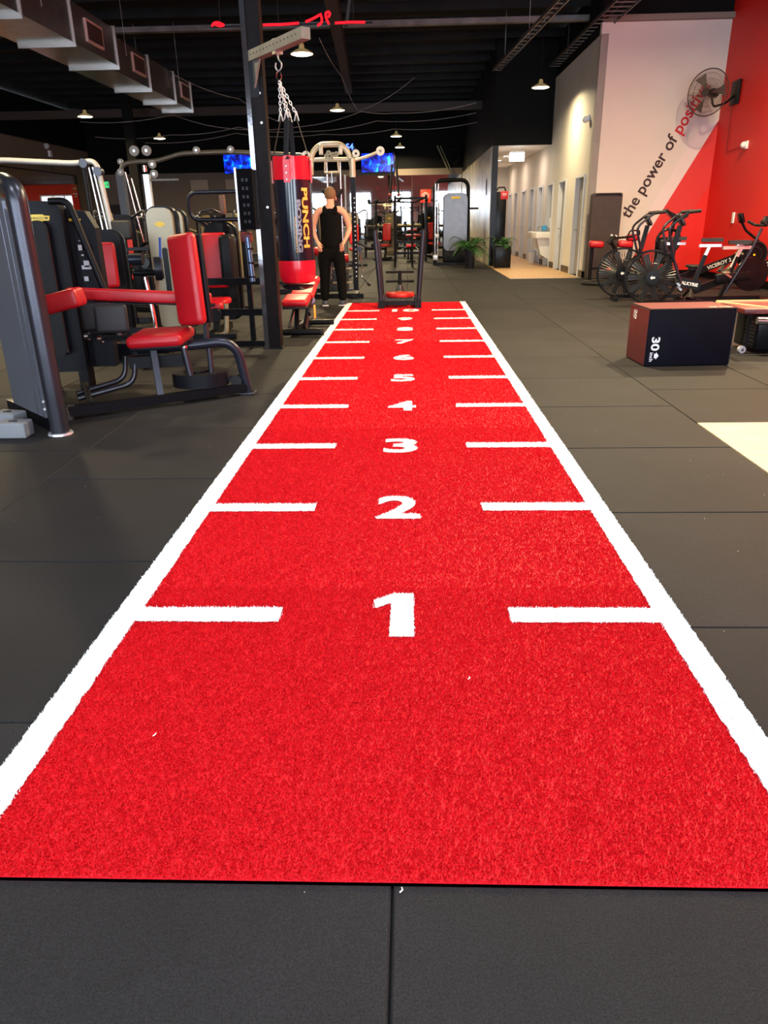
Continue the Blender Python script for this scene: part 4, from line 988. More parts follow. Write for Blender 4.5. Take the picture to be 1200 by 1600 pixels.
for z in (.30, .72, 1.06): MB().rbox((0, 0, z), (3.0, .30, .04), .01, rotm(rx=-.25)).build('shelf', champ if z > 1 else blk, t)
for x in (-1.45, 0, 1.45): MB().box((x, .1, .55), (.07, .3, 1.1)).build('frame', blk, t, smooth=False)
proto = None
for z, zi in ((.36, 'lowest'), (.78, 'middle'), (1.12, 'top')):
    for i in range(9):
        x = -1.38+i*.30
        loc = (-.1+x+.19, 27.45, z+.055); lab = 'black hex dumbbell lying on the %s shelf of the long rack' % zi
        if proto is None:
            proto = thing('dumbbell', lab, 'dumbbell', loc, group='dumbbells on the %s shelf' % zi)
            MB().cyl((0, -.06, 0), (0, .06, 0), .015, n=8).build('grip', chrome, proto)
            for s in (-1, 1): MB().cyl((0, s*.06, 0), (0, s*.15, 0), .065, n=6).build('head', gloss, proto)
        else:
            q = dup(proto, loc, 0, lab); q['group'] = 'dumbbells on the %s shelf' % zi
# pull-up multi bar frame
t = thing('pullup_frame', 'slender dark multi grip frame with ball ends in front of the bright mirror window', 'frame', (-.35, 21.0, 0))
for x in (-.52, .0, .5): MB().cyl((x, 0, 0), (x, 0, 1.75), .03).build('post', blk, t)
MB().tube([(-.75, 0, 1.72), (0, 0, 1.75), (.55, 0, 1.72), (.92, -.1, 1.85)], .022, 8).build('top_bar', blk, t)
for x in (-.72, -.5, -.1, .12, .9): MB().sph((x, 0, 1.78), .05, 10, 7).build('ball_end', blk, t)
for s in (-1, 1):
    MB().tube([(s*.06, 0, 2.7), (s*.10, 0, 2.2), (s*.12, 0, 1.95)], .03, 8).build('battle_strap', rub, t)
    MB().sph((s*.12, 0, 1.93), .05, 10, 7).build('ball_end', mat('dark red ball', (.2, .02, .02), .4), t)
MB().cyl((0, 0, 1.75), (0, 0, 3.0), .012, n=6).build('suspension_cord', blk, t)
# cable tower with silver shroud
t = thing('cable_machine', 'dual cable tower with reflective silver weight shroud and chrome rods beside the potted plants', 'gym machine', (1.22, 21.8, 0))
MB().tube(fillet([(-.40, -.1, .05), (-.42, -.1, 2.30), (.55, .1, 2.32), (.60, .1, .05)], .25, 8), .055, 12).build('hoop_frame', blk, t)
for x in (-.40, -.32): MB().cyl((x, -.16, .25), (x, -.16, 2.22), .026).build('chrome_rod', chrome, t)
MB().rbox((-.34, -.18, .82), (.12, .08, .12), .02).build('carriage', silver, t); MB().rbox((-.38, -.18, .22), (.15, .1, .16), .02).build('pulley_block', silver, t)
MB().rprism(.68, 1.56, .16, (.19, 0, 1.18), X, Z, .16, 8).build('tower_shroud', mat('reflective silver panel', (.12, .115, .12), .26, .45, var=.15, bump=.10, bscale=5), t)
MB().rprism(.72, 1.84, .16, (.19, .02, 1.05), X, Z, -.10, 8).build('shroud_back', blk, t)
MB().rbox((.19, -.06, .24), (.70, .16, .34), .05).build('shroud_base', dk, t)
MB().rbox((.19, -.165, 1.84), (.26, .01, .06), .004).build('badge', yellow, t)
MB().bar((-.45, -.1, .04), (.75, -.1, .04), .1, .08).build('base_beam', blk, t, smooth=False)
for z in (1.55, .45): MB().cyl((.60, 0, z), (.85, -.05, z), .025).build('cable_arm', blk, t)

# potted plants
def palm(loc, label, pot_h, pot_r, nf, L0, seed, square=False):
    R_ = random.Random(seed); t = thing('potted_palm', label, 'plant', loc)
    if square: MB().rbox((0, 0, pot_h/2), (pot_r*2, pot_r*2, pot_h), .02).build('pot', gloss, t)
    else: MB().lathe([(0, 0), (pot_r*.72, 0), (pot_r, pot_h), (pot_r*.9, pot_h), (pot_r*.85, pot_h-.04), (0, pot_h-.04)], n=24).build('pot', navy, t)
    for i in range(nf):
        a = 2*PI*i/nf+R_.uniform(-.3, .3); L = L0*R_.uniform(.75, 1.15); up = R_.uniform(.6, 1.25); d = Vector((math.cos(a), math.sin(a), 0)); pts = []
        for k in range(9):
            s_ = k/8; pts.append(Vector((0, 0, pot_h-.03))+d*(L*s_*(1-.15*s_))+Z*(L*(up*1.3*s_-1.05*s_*s_)))
        f = MB().tube(pts, [.006-.0005*k for k in range(9)], 5).build('frond', leafm, t)
        m = MB()
        for k in range(2, 9):
            p = pts[k]; tg = (pts[k]-pts[k-1]).normalized(); sd = tg.cross(Z).normalized()
            for sg in (-1, 1):
                for h in (0, .5):
                    p2 = p-(pts[k]-pts[k-1])*h; ll = .24*(1.15-abs(k/8-.45)); tip = p2+(sd*sg+tg*.8).normalized()*ll-Z*.05*R_.random()
                    m.add([p2-tg*.016, p2+tg*.016, tip], [(0, 1, 2)])
        m.build('leaflets', leafm, f, smooth=False)
    return t
palm((1.74, 20.12, 0), 'bushy green palm in a dark blue round pot beside the silver cable tower', .46, .16, 24, .62, 3)
palm((2.62, 20.15, 0), 'small green plant in a square black pot at the corridor entrance', .56, .22, 9, .42, 5, True)
# cabinet with red sign inside the corridor
t = thing('tall_cabinet', 'tall black cabinet with small red sign just inside the corridor', 'cabinet', (2.78, 22.6, 0))
MB().rbox((0, 0, 1.0), (.34, .5, 2.0), .01).build('body', gloss, t); MB().rbox((0, -.256, 1.0), (.31, .012, 1.9), .004).build('door', gloss, t)
sg = MB().rbox((.10, -.27, 1.90), (.22, .01, .22), .004).build('sign', redp, t)
MB().box((.10, -.277, 1.94), (.13, .003, .018)).box((.10, -.277, 1.90), (.10, .003, .012)).build('text_lines', white, sg, smooth=False)
MB().tube([(-.15, -.1, 2.0), (-.05, -.1, 2.12), (.12, -.1, 2.12), (.16, -.1, 2.0)], .025, 8).build('coiled_hose', rub, t)

# drinking trough on the door wall
t = thing('drinking_trough', 'white wall mounted drinking trough beside the corridor doors', 'wash basin', (XD, 20.9, 0))
MB().rbox((-.20, 0, .82), (.40, 1.5, .17), .03).build('basin', ivory, t)
MB().rbox((-.20, 0, .912), (.32, 1.38, .01), .004).build('basin_rim', steel, t)
MB().prism([(-.0, .0), (-.34, .0), (-.22, -.42), (.0, -.55)], (0, -.55, .74), X, Z, .04).build('bracket', ivory, t, smooth=False)
MB().rbox((-.10, .15, .58), (.16, 1.0, .30), .03).build('pipe_cover', ivory, t)
m = MB()
for k in range(2):
    for j in range(5): m.box((-.10+.1*k-.05, -.572, .84-j*.06-.35), (.05, .004, .02))
m.build('vent_slots', gun, t, smooth=False)
for y in (-.4, .3): MB().tube(fillet([(-.06, y, .91), (-.06, y, 1.05), (-.16, y, 1.03)], .03), .012, 8).build('tap', chrome, t)
MB().rbox((.06, -.45, 1.12), (.10, .3, .30), .03).build('mirror_box', ivory, t)
tag(MB().rbox((XD-.16, 20.3, 1.0), (.14, .12, .14), .02).build('wipe_tub', mat('blue plastic', (.05, .30, .60), .4)), 'small blue wipe tub standing on the white drinking trough', 'tub')
t = thing('waste_bin', 'small white bin on the floor just past the drinking trough', 'bin', (XD-.16, 22.1, 0))
MB().lathe([(0, 0), (.09, 0), (.12, .32), (.0, .32)], n=18).build('bin_body', ivory, t); MB().lathe([(.125, .32), (.11, .36), (0, .37)], n=18).build('lid', mat('blue grey lid', (.35, .42, .55), .4), t)
# corridor lights and emergency light
for y, d in ((24.5, 'nearest the entrance'), (26.2, 'in the middle of the row'), (28.0, 'farthest down the corridor')):
    t = thing('downlight', 'bright round downlight in the white corridor ceiling, ' + d, 'downlight', (3.12, y, 3.10), group='corridor downlights')
    MB().lathe([(.09, 0), (.10, -.008), (.075, -.012), (.07, 0)], n=20).build('trim_ring', ivory, t); MB().lathe([(.07, -.004), (0, -.006)], n=20).build('diffuser', emis('cool glow', (1, .94, .86), 30), t)
for y in (22.0, 25.5, 28.6): area('corridor_light', (3.1, y, 3.06), (0, 0, 0), .5, .5, 26, (1, .78, .60), 170)
t = thing('emergency_light', 'glowing white emergency sign box hanging at the corridor mouth', 'emergency light', (3.05, 21.25, 2.84))
MB().box((0, 0, 0), (.40, .05, .22)).build('light_box', emis('white sign glow', (1, .99, .97), 6), t, smooth=False)
MB().box((0, 0, .125), (.36, .06, .04)).build('housing', ivory, t); MB().box((-.24, 0, .02), (.05, .04, .08)).build('indicator', ivory, t)
for s in (-.14, .14): MB().cyl((s, 0, .14), (s, 0, .24), .008, n=6).build('hanger_rod', ivory, t)

# televisions and signs on the back wall
def tv(loc, wd, ht, label, n=YB):
    t = thing('television', label, 'television', loc)
    MB().rbox((0, 0, 0), (wd+.05, .06, ht+.05), .012).build('casing', gloss, t)
    MB().prism([(-wd/2, -ht/2), (wd/2, -ht/2), (wd/2, ht/2), (-wd/2, ht/2)], (0, -.031, 0), X, Z, .003).build('screen', tvm, t, smooth=False)
    MB().box((0, .10, 0), (.3, .16, .2)).build('wall_mount', blk, t)
tv((-1.24, YB-.2, 3.54), 1.40, .72, 'television with bright blue picture high on the back wall near the lamps')
tv((-7.1, YB-.2, 3.60), 1.40, .72, 'television with bright blue picture high on the back wall beside the column')
t = thing('led_display', 'small blue digital clock display on the dark upper back wall', 'led display', (-2.55, YB-.08, 4.18))
MB().rbox((0, 0, 0), (.74, .06, .34), .01).build('casing', gloss, t)
MB().text('2:54', 1, (0, -.034, 0), X, Z, .001, .02, width=.56, center=True).build('digits', emis('blue digit glow', (.05, .12, 1), 5), t, smooth=False)
t = thing('wall_sign', 'small red notice board on the back mirror beside the cable tower', 'sign', (.78, YB-.03, 2.22))
MB().rbox((0, 0, 0), (.46, .03, .52), .01).build('board', mat('bright red sign', (.85, .03, .01), .4), t)
m = MB()
for k, ww in enumerate((.16, .32, .34, .30, .24, .14)): m.box((0, -.018, .14-k*.055), (ww, .003, .018))
m.build('text_lines', white, t, smooth=False)
t = thing('wall_sign', 'tall orange red notice board beside the glazed studio wall', 'sign', (XL+.02, 31.0, 2.35))
MB().rbox((0, 0, 0), (.03, .62, 1.0), .01).build('board', mat('bright red sign', (0, 0, 0)), t)
m = MB()
for k, ww in enumerate((.3, .0, .42, .2)):
    if ww: m.box((.018, 0, .34-k*.10), (.003, ww, .05))
m.build('text_lines', white, t, smooth=False)
t = thing('exit_sign', 'green running man exit sign box on the taupe wall above the far doorway', 'exit sign', (-13.1, YB-.06, 2.90))
MB().rbox((0, 0, 0), (.36, .08, .28), .01).build('sign_box', ivory, t)
MB().box((.04, -.043, 0), (.24, .004, .22)).build('sign_face', emis('green sign glow', (.02, .75, .18), 1.6), t, smooth=False)
m = MB().box((.02, -.047, -.02), (.03, .003, .10)).box((.05, -.047, .0), (.06, .003, .02)).sph((.03, -.047, .06), .018, 8, 5, (1, .1, 1)).box((.11, -.047, 0), (.06, .003, .16))
m.build('pictogram', white, t, smooth=False)
d9 = MB().box((-12.9, YB-.02, 1.05), (.95, .04, 2.1)).build('door_9', mat('dark brown door', (.02, .012, .010), .5), smooth=False); d9['kind'] = 'structure'
MB().cyl((-12.55, YB-.05, 1.0), (-12.45, YB-.05, 1.0), .015, n=8).build('door_handle', steel, d9)
t = thing('security_sensor', 'white security speaker pair on the taupe side wall above the studio glazing', 'sensor', (XL+.02, 29.0, 4.02))
MB().sph((.08, -.05, .06), .10, 12, 8).build('dome', ivory, t); MB().rbox((.06, .2, -.18), (.1, .2, .22), .02).build('speaker_box', ivory, t); MB().cyl((.02, .22, -.3), (.02, .24, -.8), .008, n=6).build('cable', rub, t)

# ------------------------------------------------------------------ mural corner: fan, sensors, switch plates
t = thing('wall_fan', 'large black caged fan mounted on the red wall in front of the mural lettering', 'wall fan', (5.80, 14.95, 3.44))
ax = Vector((-.72, -.69, -.04)).normalized(); q = ax.to_track_quat('Z', 'Y').to_matrix()
fanm = mat('dark brown wire', (.05, .035, .03), .5)
m = MB(); Rf = .40
for r, z in ((Rf, 0), ):
    m.torus(ax*z, ax, r, .010, 40, 6)
m.build('rim', fanm, t)
for sgn, nm in ((1, 'front_cage'), (-1, 'rear_cage')):
    m = MB()
    for k in range(64):
        a = 2*PI*k/64; d = q@Vector((math.cos(a), math.sin(a), 0)); m.tube([d*.06+ax*(.11*sgn), d*(Rf*.6)+ax*(.10*sgn), d*Rf], .0022, 4, caps=False)
    for r, z in ((.12, .108), (.24, .10), (.33, .06)): m.torus(ax*(z*sgn), ax, r, .0022, 32, 4)
    m.build(nm, fanm, t)
MB().cyl(ax*.10, ax*.12, .07, n=20).build('cage_badge', fanm, t)
for k in range(3):
    m = MB(); V = []
    for i in range(7):
        s_ = i/6; r = .06+.29*s_; w_ = .30+.35*s_
        for sg in (-1, 1):
            a = 2*PI*k/3+sg*w_*.5*(1 if sg > 0 else .8); V.append(q@Vector((r*math.cos(a), r*math.sin(a), .03*sg)))
    m.add(V, [(2*i, 2*i+2, 2*i+3, 2*i+1) for i in range(6)]); m.build('fan_blade', mat('grey fan blade', (.12, .09, .08), .5), t)
MB().cyl(ax*-.20, ax*.04, .065, .05).build('motor', blk, t)
MB().cyl(ax*-.20, ax*-.30, .085, .08).build('motor_cap', blk, t)
MB().tube(fillet([ax*-.14+Vector((0, 0, -.02)), Vector((.15, .05, -.24)), Vector((.45, .25, -.16)), Vector((.62, .30, -.02))], .08), .022, 8).build('bracket_arm', blk, t)
MB().rbox((.64, .30, .03), (.05, .36, .42), .01).build('wall_plate', blk, t)
tag(MB().rbox((XR-.02, 14.5, 1.20), (.03, .09, .20), .008).build('switch_plate', ivory), 'white switch plate low on the red wall', 'switch plate')
t = thing('camera_dome', 'small white sensor with cable on the red wall below the fan', 'sensor', (XR-.02, 14.4, 2.48))
MB().sph((-.05, 0, 0), .06, 10, 7).build('dome', ivory, t); MB().rbox((0, 0, 0), (.04, .12, .14), .01).build('mount', ivory, t)
MB().tube([(0, .06, 0), (.0, .9, -.06), (.0, .95, .9)], .008, 6).build('cable', mat('dark red cable', (.2, .0, .0), .5), t)
t = thing('camera_dome', 'small white dome sensor at the corner between door wall and mural', 'sensor', (XD-.02, 16.5, 3.20))
MB().sph((-.06, 0, 0), .07, 10, 7).build('dome', ivory, t); MB().rbox((0, 0, .03), (.05, .14, .10), .01).build('mount', ivory, t)

# tall black padded board leaning on the mural wall
t = thing('folded_mat', 'tall black folded gym mat standing against the pale mural wall', 'gym mat', (4.13, 15.2, 0))
MB().rprism(.60, 1.66, .04, (-.02, .02, .88), X, Z, .13, 5).build('mat_front', mat('dark brown black vinyl', (.032, .020, .018), .6, bump=.1, bscale=80, var=.2), t)
MB().rprism(.60, 1.66, .04, (-.0, .20, .88), X, Z, .13, 5).build('mat_rear', mat('dark brown black vinyl', (0, 0, 0)), t)
MB().tube([(-.26, -.13, 1.66), (-.22, -.15, 1.69), (.20, -.15, 1.69), (.25, -.13, 1.66)], .012, 8).build('carry_strap', rub, t)
MB().rbox((0, .08, .03), (.6, .3, .06), .01).build('base', rub, t)

# back extension bench
t = thing('back_extension_bench', 'black back extension bench with red pads in front of the folded mat', 'gym machine', (3.95, 14.2, 0))
for x, y in ((-.22, -.05), (.30, -.2)):
    MB().rbox((x, y, .76), (.28, .20, .13), .045, rotm(ry=.08)).build('hip_pad', red, t)
MB().rbox((.52, .1, .87), (.24, .16, .12), .04).build('thigh_pad', red, t)
MB().rbox((.22, .0, .28), (.36, .16, .10), .04).build('ankle_pad', red, t)
MB().cyl((-.03, -.22, .78), (.08, -.22, .92), .045).build('handle', rub, t); MB().cyl((.0, -.22, .92), (.12, -.22, .90), .03).build('handle_end', steel, t)
MB().tube(fillet([(-.28, 0, .70), (-.28, 0, .06)], .05), .035, 10).build('front_post', blk, t)
MB().tube(fillet([(.05, -.1, .80), (.16, -.1, .66), (.15, -.1, .03)], .12), .035, 10).build('middle_post', blk, t)
MB().bar((.10, 0, .86), (.62, .05, .90), .04).build('top_rail', blk, t, smooth=False)
MB().box((.50, .1, .44), (.07, .07, .85)).build('rear_post', blk, t, smooth=False)
MB().bar((-.30, 0, .30), (.50, .05, .34), .04).build('cross_rail', blk, t, smooth=False)
MB().lathe([(0, 0), (.30, 0), (.32, .03), (.30, .07), (.22, .09), (0, .09)], (-.12, 0, 0), 28).build('base_disc', rub, t)
MB().bar((-.1, -.02, .03), (.6, .1, .03), .10, .06).build('base_beam', blk, t, smooth=False)
m = MB()
for z in (.35, .45, .55, .12): m.cyl((.15, -.136, z), (.15, -.142, z), .012, n=8)
m.build('bolts', steel, t)
MB().tube(fillet([(.40, .0, .92), (.42, -.04, 1.0), (.60, -.04, 1.0), (.62, .0, .92)], .03), .014, 8).build('grab_handle', blk, t)

# ------------------------------------------------------------------ air bikes
def wheel_cage(mb, c, R, w_):   # axis along x-ish handled by caller (axis = Y)
    pass
def air_bike(label, loc, rz):
    t = thing('air_bike', label, 'exercise bike', loc, rz, 'air bikes before the mural wall')
    # wheel axis along Y (local), bike faces -X
    R = .37; c = Vector((-.30, 0, .42))
    m = MB(); m.torus(c+Y*.06, Y, R, .012, 40, 6).torus(c-Y*.06, Y, R, .012, 40, 6); m.build('cage_rim', blk, t)
    for sg in (-1, 1):
        m = MB()
        for k in range(48):
            a = 2*PI*k/48; d = Vector((math.cos(a), 0, math.sin(a))); m.tube([c+d*.09+Y*(.10*sg), c+d*(R*.6)+Y*(.095*sg), c+d*R+Y*(.06*sg)], .0045, 4, caps=False)
        m.torus(c+Y*(.098*sg), Y, .2, .003, 28, 4)
        cg = m.build('wire_cage', mat('black wire', (.02, .02, .02), .35), t)
        MB().cyl(c+Y*(.10*sg), c+Y*(.13*sg), .10, n=24).build('hub_cover', gloss, cg)
        if sg < 0: MB().prism([(-.035, 0), (-.005, .03), (-.01, .012), (.035, .012), (.035, -.012), (-.01, -.012), (-.005, -.03)], c+Y*-.131, X, Z, .002).build('emblem', white, cg, smooth=False)
    for k in range(10):
        a = 2*PI*k/10; d = Vector((math.cos(a), 0, math.sin(a))); MB().bar(c+d*.08, c+d*(R-.04), .08, .012, up=Y).build('fan_vane', mat('dark vane', (.012, .011, .009), .35, .3), t, smooth=False)
    MB().bar(c+Vector((.02, 0, 0)), Vector((.40, 0, .30)), .10, .13).build('crank_case', blk, t, smooth=False)
    tx = MB().text('VALKYRIE', 1, (.225, -.052, .330), Vector((1, 0, -.17)).normalized(), Vector((.17, 0, 1)).normalized(), .001, .02, width=.28, center=True).build('lettering', white, t, smooth=False)
    MB().bar((.30, 0, .30), (.42, 0, .72), .06, .05).build('seat_tube', blk, t, smooth=False)
    MB().bar((.40, 0, .66), (.46, 0, .84), .045, .04).build('seat_post', silver, t, smooth=False)
    MB().bar((.32, 0, .85), (.62, 0, .85), .05, .04).build('seat_slider', silver, t, smooth=False)
    MB().prism([(-.14, -.02), (-.05, -.03), (.05, -.09), (.13, -.10), (.15, 0), (.13, .10), (.05, .09), (-.05, .03), (-.14, .02)], (.48, 0, .90), X, Y, .05).build('saddle', pad, t)
    MB().bar((-.10, 0, .45), (.02, 0, 1.12), .06, .06).build('front_column', blk, t, smooth=False)
    MB().rbox((.02, 0, 1.20), (.05, .24, .18), .02, rotm(ry=-.5)).build('console', gun, t)
    for sg in (-1, 1):
        MB().tube(fillet([(.10, sg*.17, .34), (-.02, sg*.17, .60), (-.18, sg*.24, 1.10), (.06, sg*.25, 1.30), (.20, sg*.25, 1.31)], .09, 6), .018, 8).build('swing_arm', navy, t)
        MB().cyl((.06, sg*.25, 1.30), (.22, sg*.25, 1.315), .024).build('hand_grip', rub, t)
        MB().cyl((.10+sg*.08, sg*.12, .30-sg*.08), (.10+sg*.08, sg*.24, .30-sg*.08), .03, n=8).build('pedal', rub, t)
        MB().bar((.10, sg*.11, .30), (.10+sg*.08, sg*.11, .30-sg*.08), .02, .03).build('crank', steel, t, smooth=False)
    MB().bar((-.35, 0, .06), (.65, 0, .06), .07, .06).build('base_beam', blk, t, smooth=False)
    for x in (-.38, .62): MB().bar((x, -.28, .035), (x, .28, .035), .06, .05).build('stabiliser_foot', blk, t, smooth=False)
    return t
ab = air_bike('air bike with fan wheel, nearer of two beside the black box', (3.92, 10.15, 0), -.12)
dup(ab, (3.76, 11.15, 0), -.12, 'air bike with fan wheel, farther of two, toward the mural wall')
def spin_bike(label, loc, rz):
    t = thing('spin_bike', label, 'exercise bike', loc, rz)
    MB().bar((-.45, 0, .05), (.55, 0, .05), .07, .06).build('base_beam', blk, t, smooth=False)
    for x in (-.45, .55): MB().bar((x, -.26, .03), (x, .26, .03), .06, .05).build('stabiliser_foot', blk, t, smooth=False)
    MB().bar((-.05, 0, .08), (.12, 0, .66), .05, .05).build('seat_tube', blk, t, smooth=False)
    MB().bar((.06, 0, .50), (.16, 0, .78), .04, .045).build('seat_post', silver, t, smooth=False)
    MB().bar((-.12, 0, .79), (.32, 0, .79), .05, .045).build('seat_slider', silver, t, smooth=False)
    MB().prism([(-.17, -.02), (-.05, -.03), (.05, -.10), (.13, -.11), (.15, 0), (.13, .11), (.05, .10), (-.05, .03), (-.17, .02)], (.13, 0, .84), X, Y, .055).build('saddle', pad, t)
    MB().rbox((.13, 0, .825), (.10, .06, .04), .01).build('seat_clamp', silver, t)
    MB().tube([(.0, -.02, .12), (.30, -.02, .72), (.42, -.02, 1.06)], .022, 8).build('front_tube', navy, t)
    MB().tube(fillet([(.30, -.2, 1.16), (.42, -.18, 1.10), (.42, .18, 1.10), (.30, .2, 1.16)], .06), .02, 8).build('handlebar', rub, t)
    MB().rbox((.47, 0, 1.16), (.06, .16, .14), .02, rotm(ry=.4)).build('console', blk, t)
    MB().cyl((.38, -.03, .40), (.38, .03, .40), .25, n=32).build('flywheel', gloss, t)
    MB().rbox((.10, 0, .36), (.55, .07, .16), .03, rotm(ry=-.1)).build('chain_guard', blk, t)
    for sg in (-1, 1):
        MB().bar((.05, sg*.06, .36), (.05+sg*.14, sg*.08, .36-sg*.08), .02, .03).build('crank', steel, t, smooth=False)
        MB().rbox((.05+sg*.14, sg*.15, .36-sg*.08), (.10, .10, .03), .01).build('pedal', champ, t)
    return t
spin_bike('black upright bike with silver seat post between the air bikes and rowers', (4.95, 10.75, 0), .05)
def hyb(label, loc, rz):
    t = thing('cross_trainer', label, 'gym machine', loc, rz)
    MB().rbox((0, 0, .62), (.40, .22, .50), .09).build('drive_housing', blk, t)
    MB().torus((0, -.12, .80), Y, .22, .028, 28, 8).build('ring_guard', gloss, t)
    MB().bar((.05, 0, .8), (.12, 0, 1.2), .05).build('column', blk, t, smooth=False); MB().rbox((.02, 0, 1.28), (.30, .22, .05), .02, rotm(ry=.65)).build('console', gun, t)
    MB().tube(fillet([(-.1, -.12, 1.35), (.02, -.1, 1.30), (.25, -.1, 1.20), (.33, -.1, 1.26)], .05), .018, 8).build('hand_bar', rub, t)
    MB().bar((-.5, 0, .04), (.6, 0, .04), .1, .07).build('base_beam', blk, t, smooth=False)
    MB().bar((.1, 0, .05), (.1, 0, .5), .08).build('post', blk, t, smooth=False)
for x, y, r_, l_ in ((-2.95, 10.0, .5, 'dark trainer with angled console behind the looped handlebar'), (-3.75, 10.3, -.3, 'dark trainer with ring guard between the champagne towers and crossover beam'), (-2.2, 13.2, .2, 'dark trainer partly hidden behind the steel column and rack')):
    hyb(l_, (x, y, 0), r_)
hyb('dark round guarded trainer standing behind the air bikes at the red corner', (5.1, 14.2, 0), 0)
def rower(label, loc, rz):
    t = thing('rowing_machine', label, 'rowing machine', loc, rz, 'rowing machines beside the red wall')
    # rail runs from the low end at -X up to the fan at +X
    a = Vector((-.85, 0, .12)); b = Vector((.46, 0, .60)); d = (b-a).normalized()
    MB().bar(a, b, .07, .11).build('rail', blk, t, smooth=False)
    up = Vector((-d.z, 0, d.x))
    MB().text('VICEROY 2', 1, a.lerp(b, .70)+Vector((0, -.036, 0)), d, up, .001, .02, width=.42, center=True).build('lettering', greyp, t, smooth=False)
    MB().cyl((.62, -.09, .60), (.62, .09, .60), .235, n=36).build('fan_housing', gloss, t)
    m = MB(); m.torus((.62, -.095, .60), Y, .215, .016, 36, 6).torus((.62, -.095, .60), Y, .13, .008, 28, 6); m.build('housing_ring', navy, t)
    MB().cyl((.62, -.10, .60), (.62, -.11, .60), .018, n=14).build('hub_cap', yellow, t)
    MB().tube(fillet([(.70, 0, .82), (.45, 0, 1.0), (.36, 0, 1.14)], .05), .022, 8).build('monitor_arm', blk, t); MB().rbox((.34, 0, 1.20), (.06, .16, .16), .015, rotm(ry=-.35)).build('monitor', gloss, t)
    MB().rbox((-.35, 0, .42), (.22, .28, .05), .02).build('seat', pad, t); MB().rbox((-.35, 0, .37), (.16, .14, .05), .01).build('seat_carriage', gun, t)
    for sg in (-1, 1):
        MB().rbox((-.12+.34, sg*.14, .40), (.26, .10, .04), .015, rotm(ry=-.8)).build('foot_plate', champ, t)
        MB().bar((.60, sg*.04, .40), (.75, sg*.22, .02), .035).build('front_leg', blk, t, smooth=False)
        MB().bar((-.9, sg*.02, .15), (-.95, sg*.16, .02), .03).build('rear_leg', blk, t, smooth=False)
    MB().cyl((.40, -.16, .62), (.40, .16, .62), .016).build('pull_handle', champ, t)
    return t
rw = rower('rowing machine with round fan, nearer of two, along the red wall', (5.52, 11.25, 0), -.02)
dup(rw, (5.47, 12.6, 0), -.02, 'rowing machine with round fan, farther of two, along the red wall')

# ------------------------------------------------------------------ plyo box, low padded bench, dark step
t = thing('plyo_box', 'black and maroon soft plyometric box printed 30 inch on the rubber floor', 'plyo box', (2.53, 5.72, 0), .04)
bxm = mat('black box vinyl', (.003, .003, .007), .6, spec=.10, bump=.12, bscale=140, var=.2)
mar = mat('maroon box vinyl', (.10, .006, .008), .40, bump=.1, bscale=140, var=.15)
MB().rbox((0, 0, .25), (.76, .51, .50), .012).build('body', bxm, t)
MB().box((0, 0, .5012), (.74, .49, .003)).build('top_panel', mar, t, smooth=False)
MB().box((-.3812, 0, .25), (.003, .49, .48)).build('side_panel', mar, t, smooth=False)
MB().tube([(.378, -.253, .01), (.378, -.253, .495)], .005, 6).build('piping', gun, t)
MB().tube([(-.375, -.253, .497), (.378, -.253, .497)], .004, 6).build('piping', rub, t)
D = -Z
o30 = Vector((-.30, -.2568, .20))
MB().text('30', 1, o30, D, X, .001, .03, width=.12, height=.075, center=True).build('lettering', white, t, label='white rotated number 30', smooth=False)
MB().text('inch', 1, (-.325, -.2568, .085), D, X, .001, .02, width=.08, height=.032, center=True).build('lettering', white, t, label='white rotated word inch', smooth=False)
MB().add([Vector((-.285, -.2578, .095))+Vector((a, 0, b)) for a, b in ((-.012, -.022), (.0, -.034), (.0, -.034), (.026, .0), (.0, .034), (.0, .02), (-.016, .02), (-.016, -.02), (0, -.02))], [(1, 3, 4, 5, 6, 7, 8)]).build('arrow_mark', white, t, smooth=False)
MB().text('20', 1, (-.3838, .09, .42), D, -Y, .001, .03, width=.085, height=.06, center=True).build('lettering', white, t, label='white rotated number 20', smooth=False)
MB().text('inch', 1, (-.3838, .135, .42), D, -Y, .001, .02, width=.07, height=.025, center=True).build('lettering', white, t, label='small white rotated word inch', smooth=False)
MB().text('24 inch', 1, (.26, -.19, .504), X, Y, .001, .03, width=.20, height=.045, center=True).build('lettering', mat('cream print', (.85, .75, .6), .6), t, label='cream lettering on the box top', smooth=False)

t = thing('padded_bench', 'low red topped bench with pale wooden edges and silver tube behind the plyo box', 'bench', (3.62, 6.3, 0))
MB().rbox((.05, .0, .405), (.92, .62, .05), .01).build('top_panel', mar, t)
MB().bar((-.42, .33, .425), (-.15, -.30, .425), .035, .03).build('edge_strip', wood, t, smooth=False)
MB().bar((-.42, .33, .43), (.55, .33, .43), .03, .03).build('edge_strip', wood, t, smooth=False)
MB().cyl((-.30, -.36, .33), (.5, -.44, .30), .035).build('end_tube', chrome, t)
MB().rbox((.10, .0, .20), (.66, .50, .34), .02).build('body', gloss, t)
m = MB()
for k in range(7): m.box((-.235, -.10, .08+.035*k), (.01, .20, .012))
m.build('vent_slots', gun, t, smooth=False)
MB().cyl((-.33, -.22, .035), (-.33, -.18, .035), .035).build('wheel', silver, t); MB().cyl((-.33, -.228, .035), (-.33, -.22, .035), .015).build('wheel_hub', chrome, t)
MB().bar((-.30, -.20, .04), (-.30, -.20, .38), .03).build('leg', blk, t, smooth=False); MB().bar((-.30, .20, .0), (-.30, .20, .38), .03).build('leg', blk, t, smooth=False)

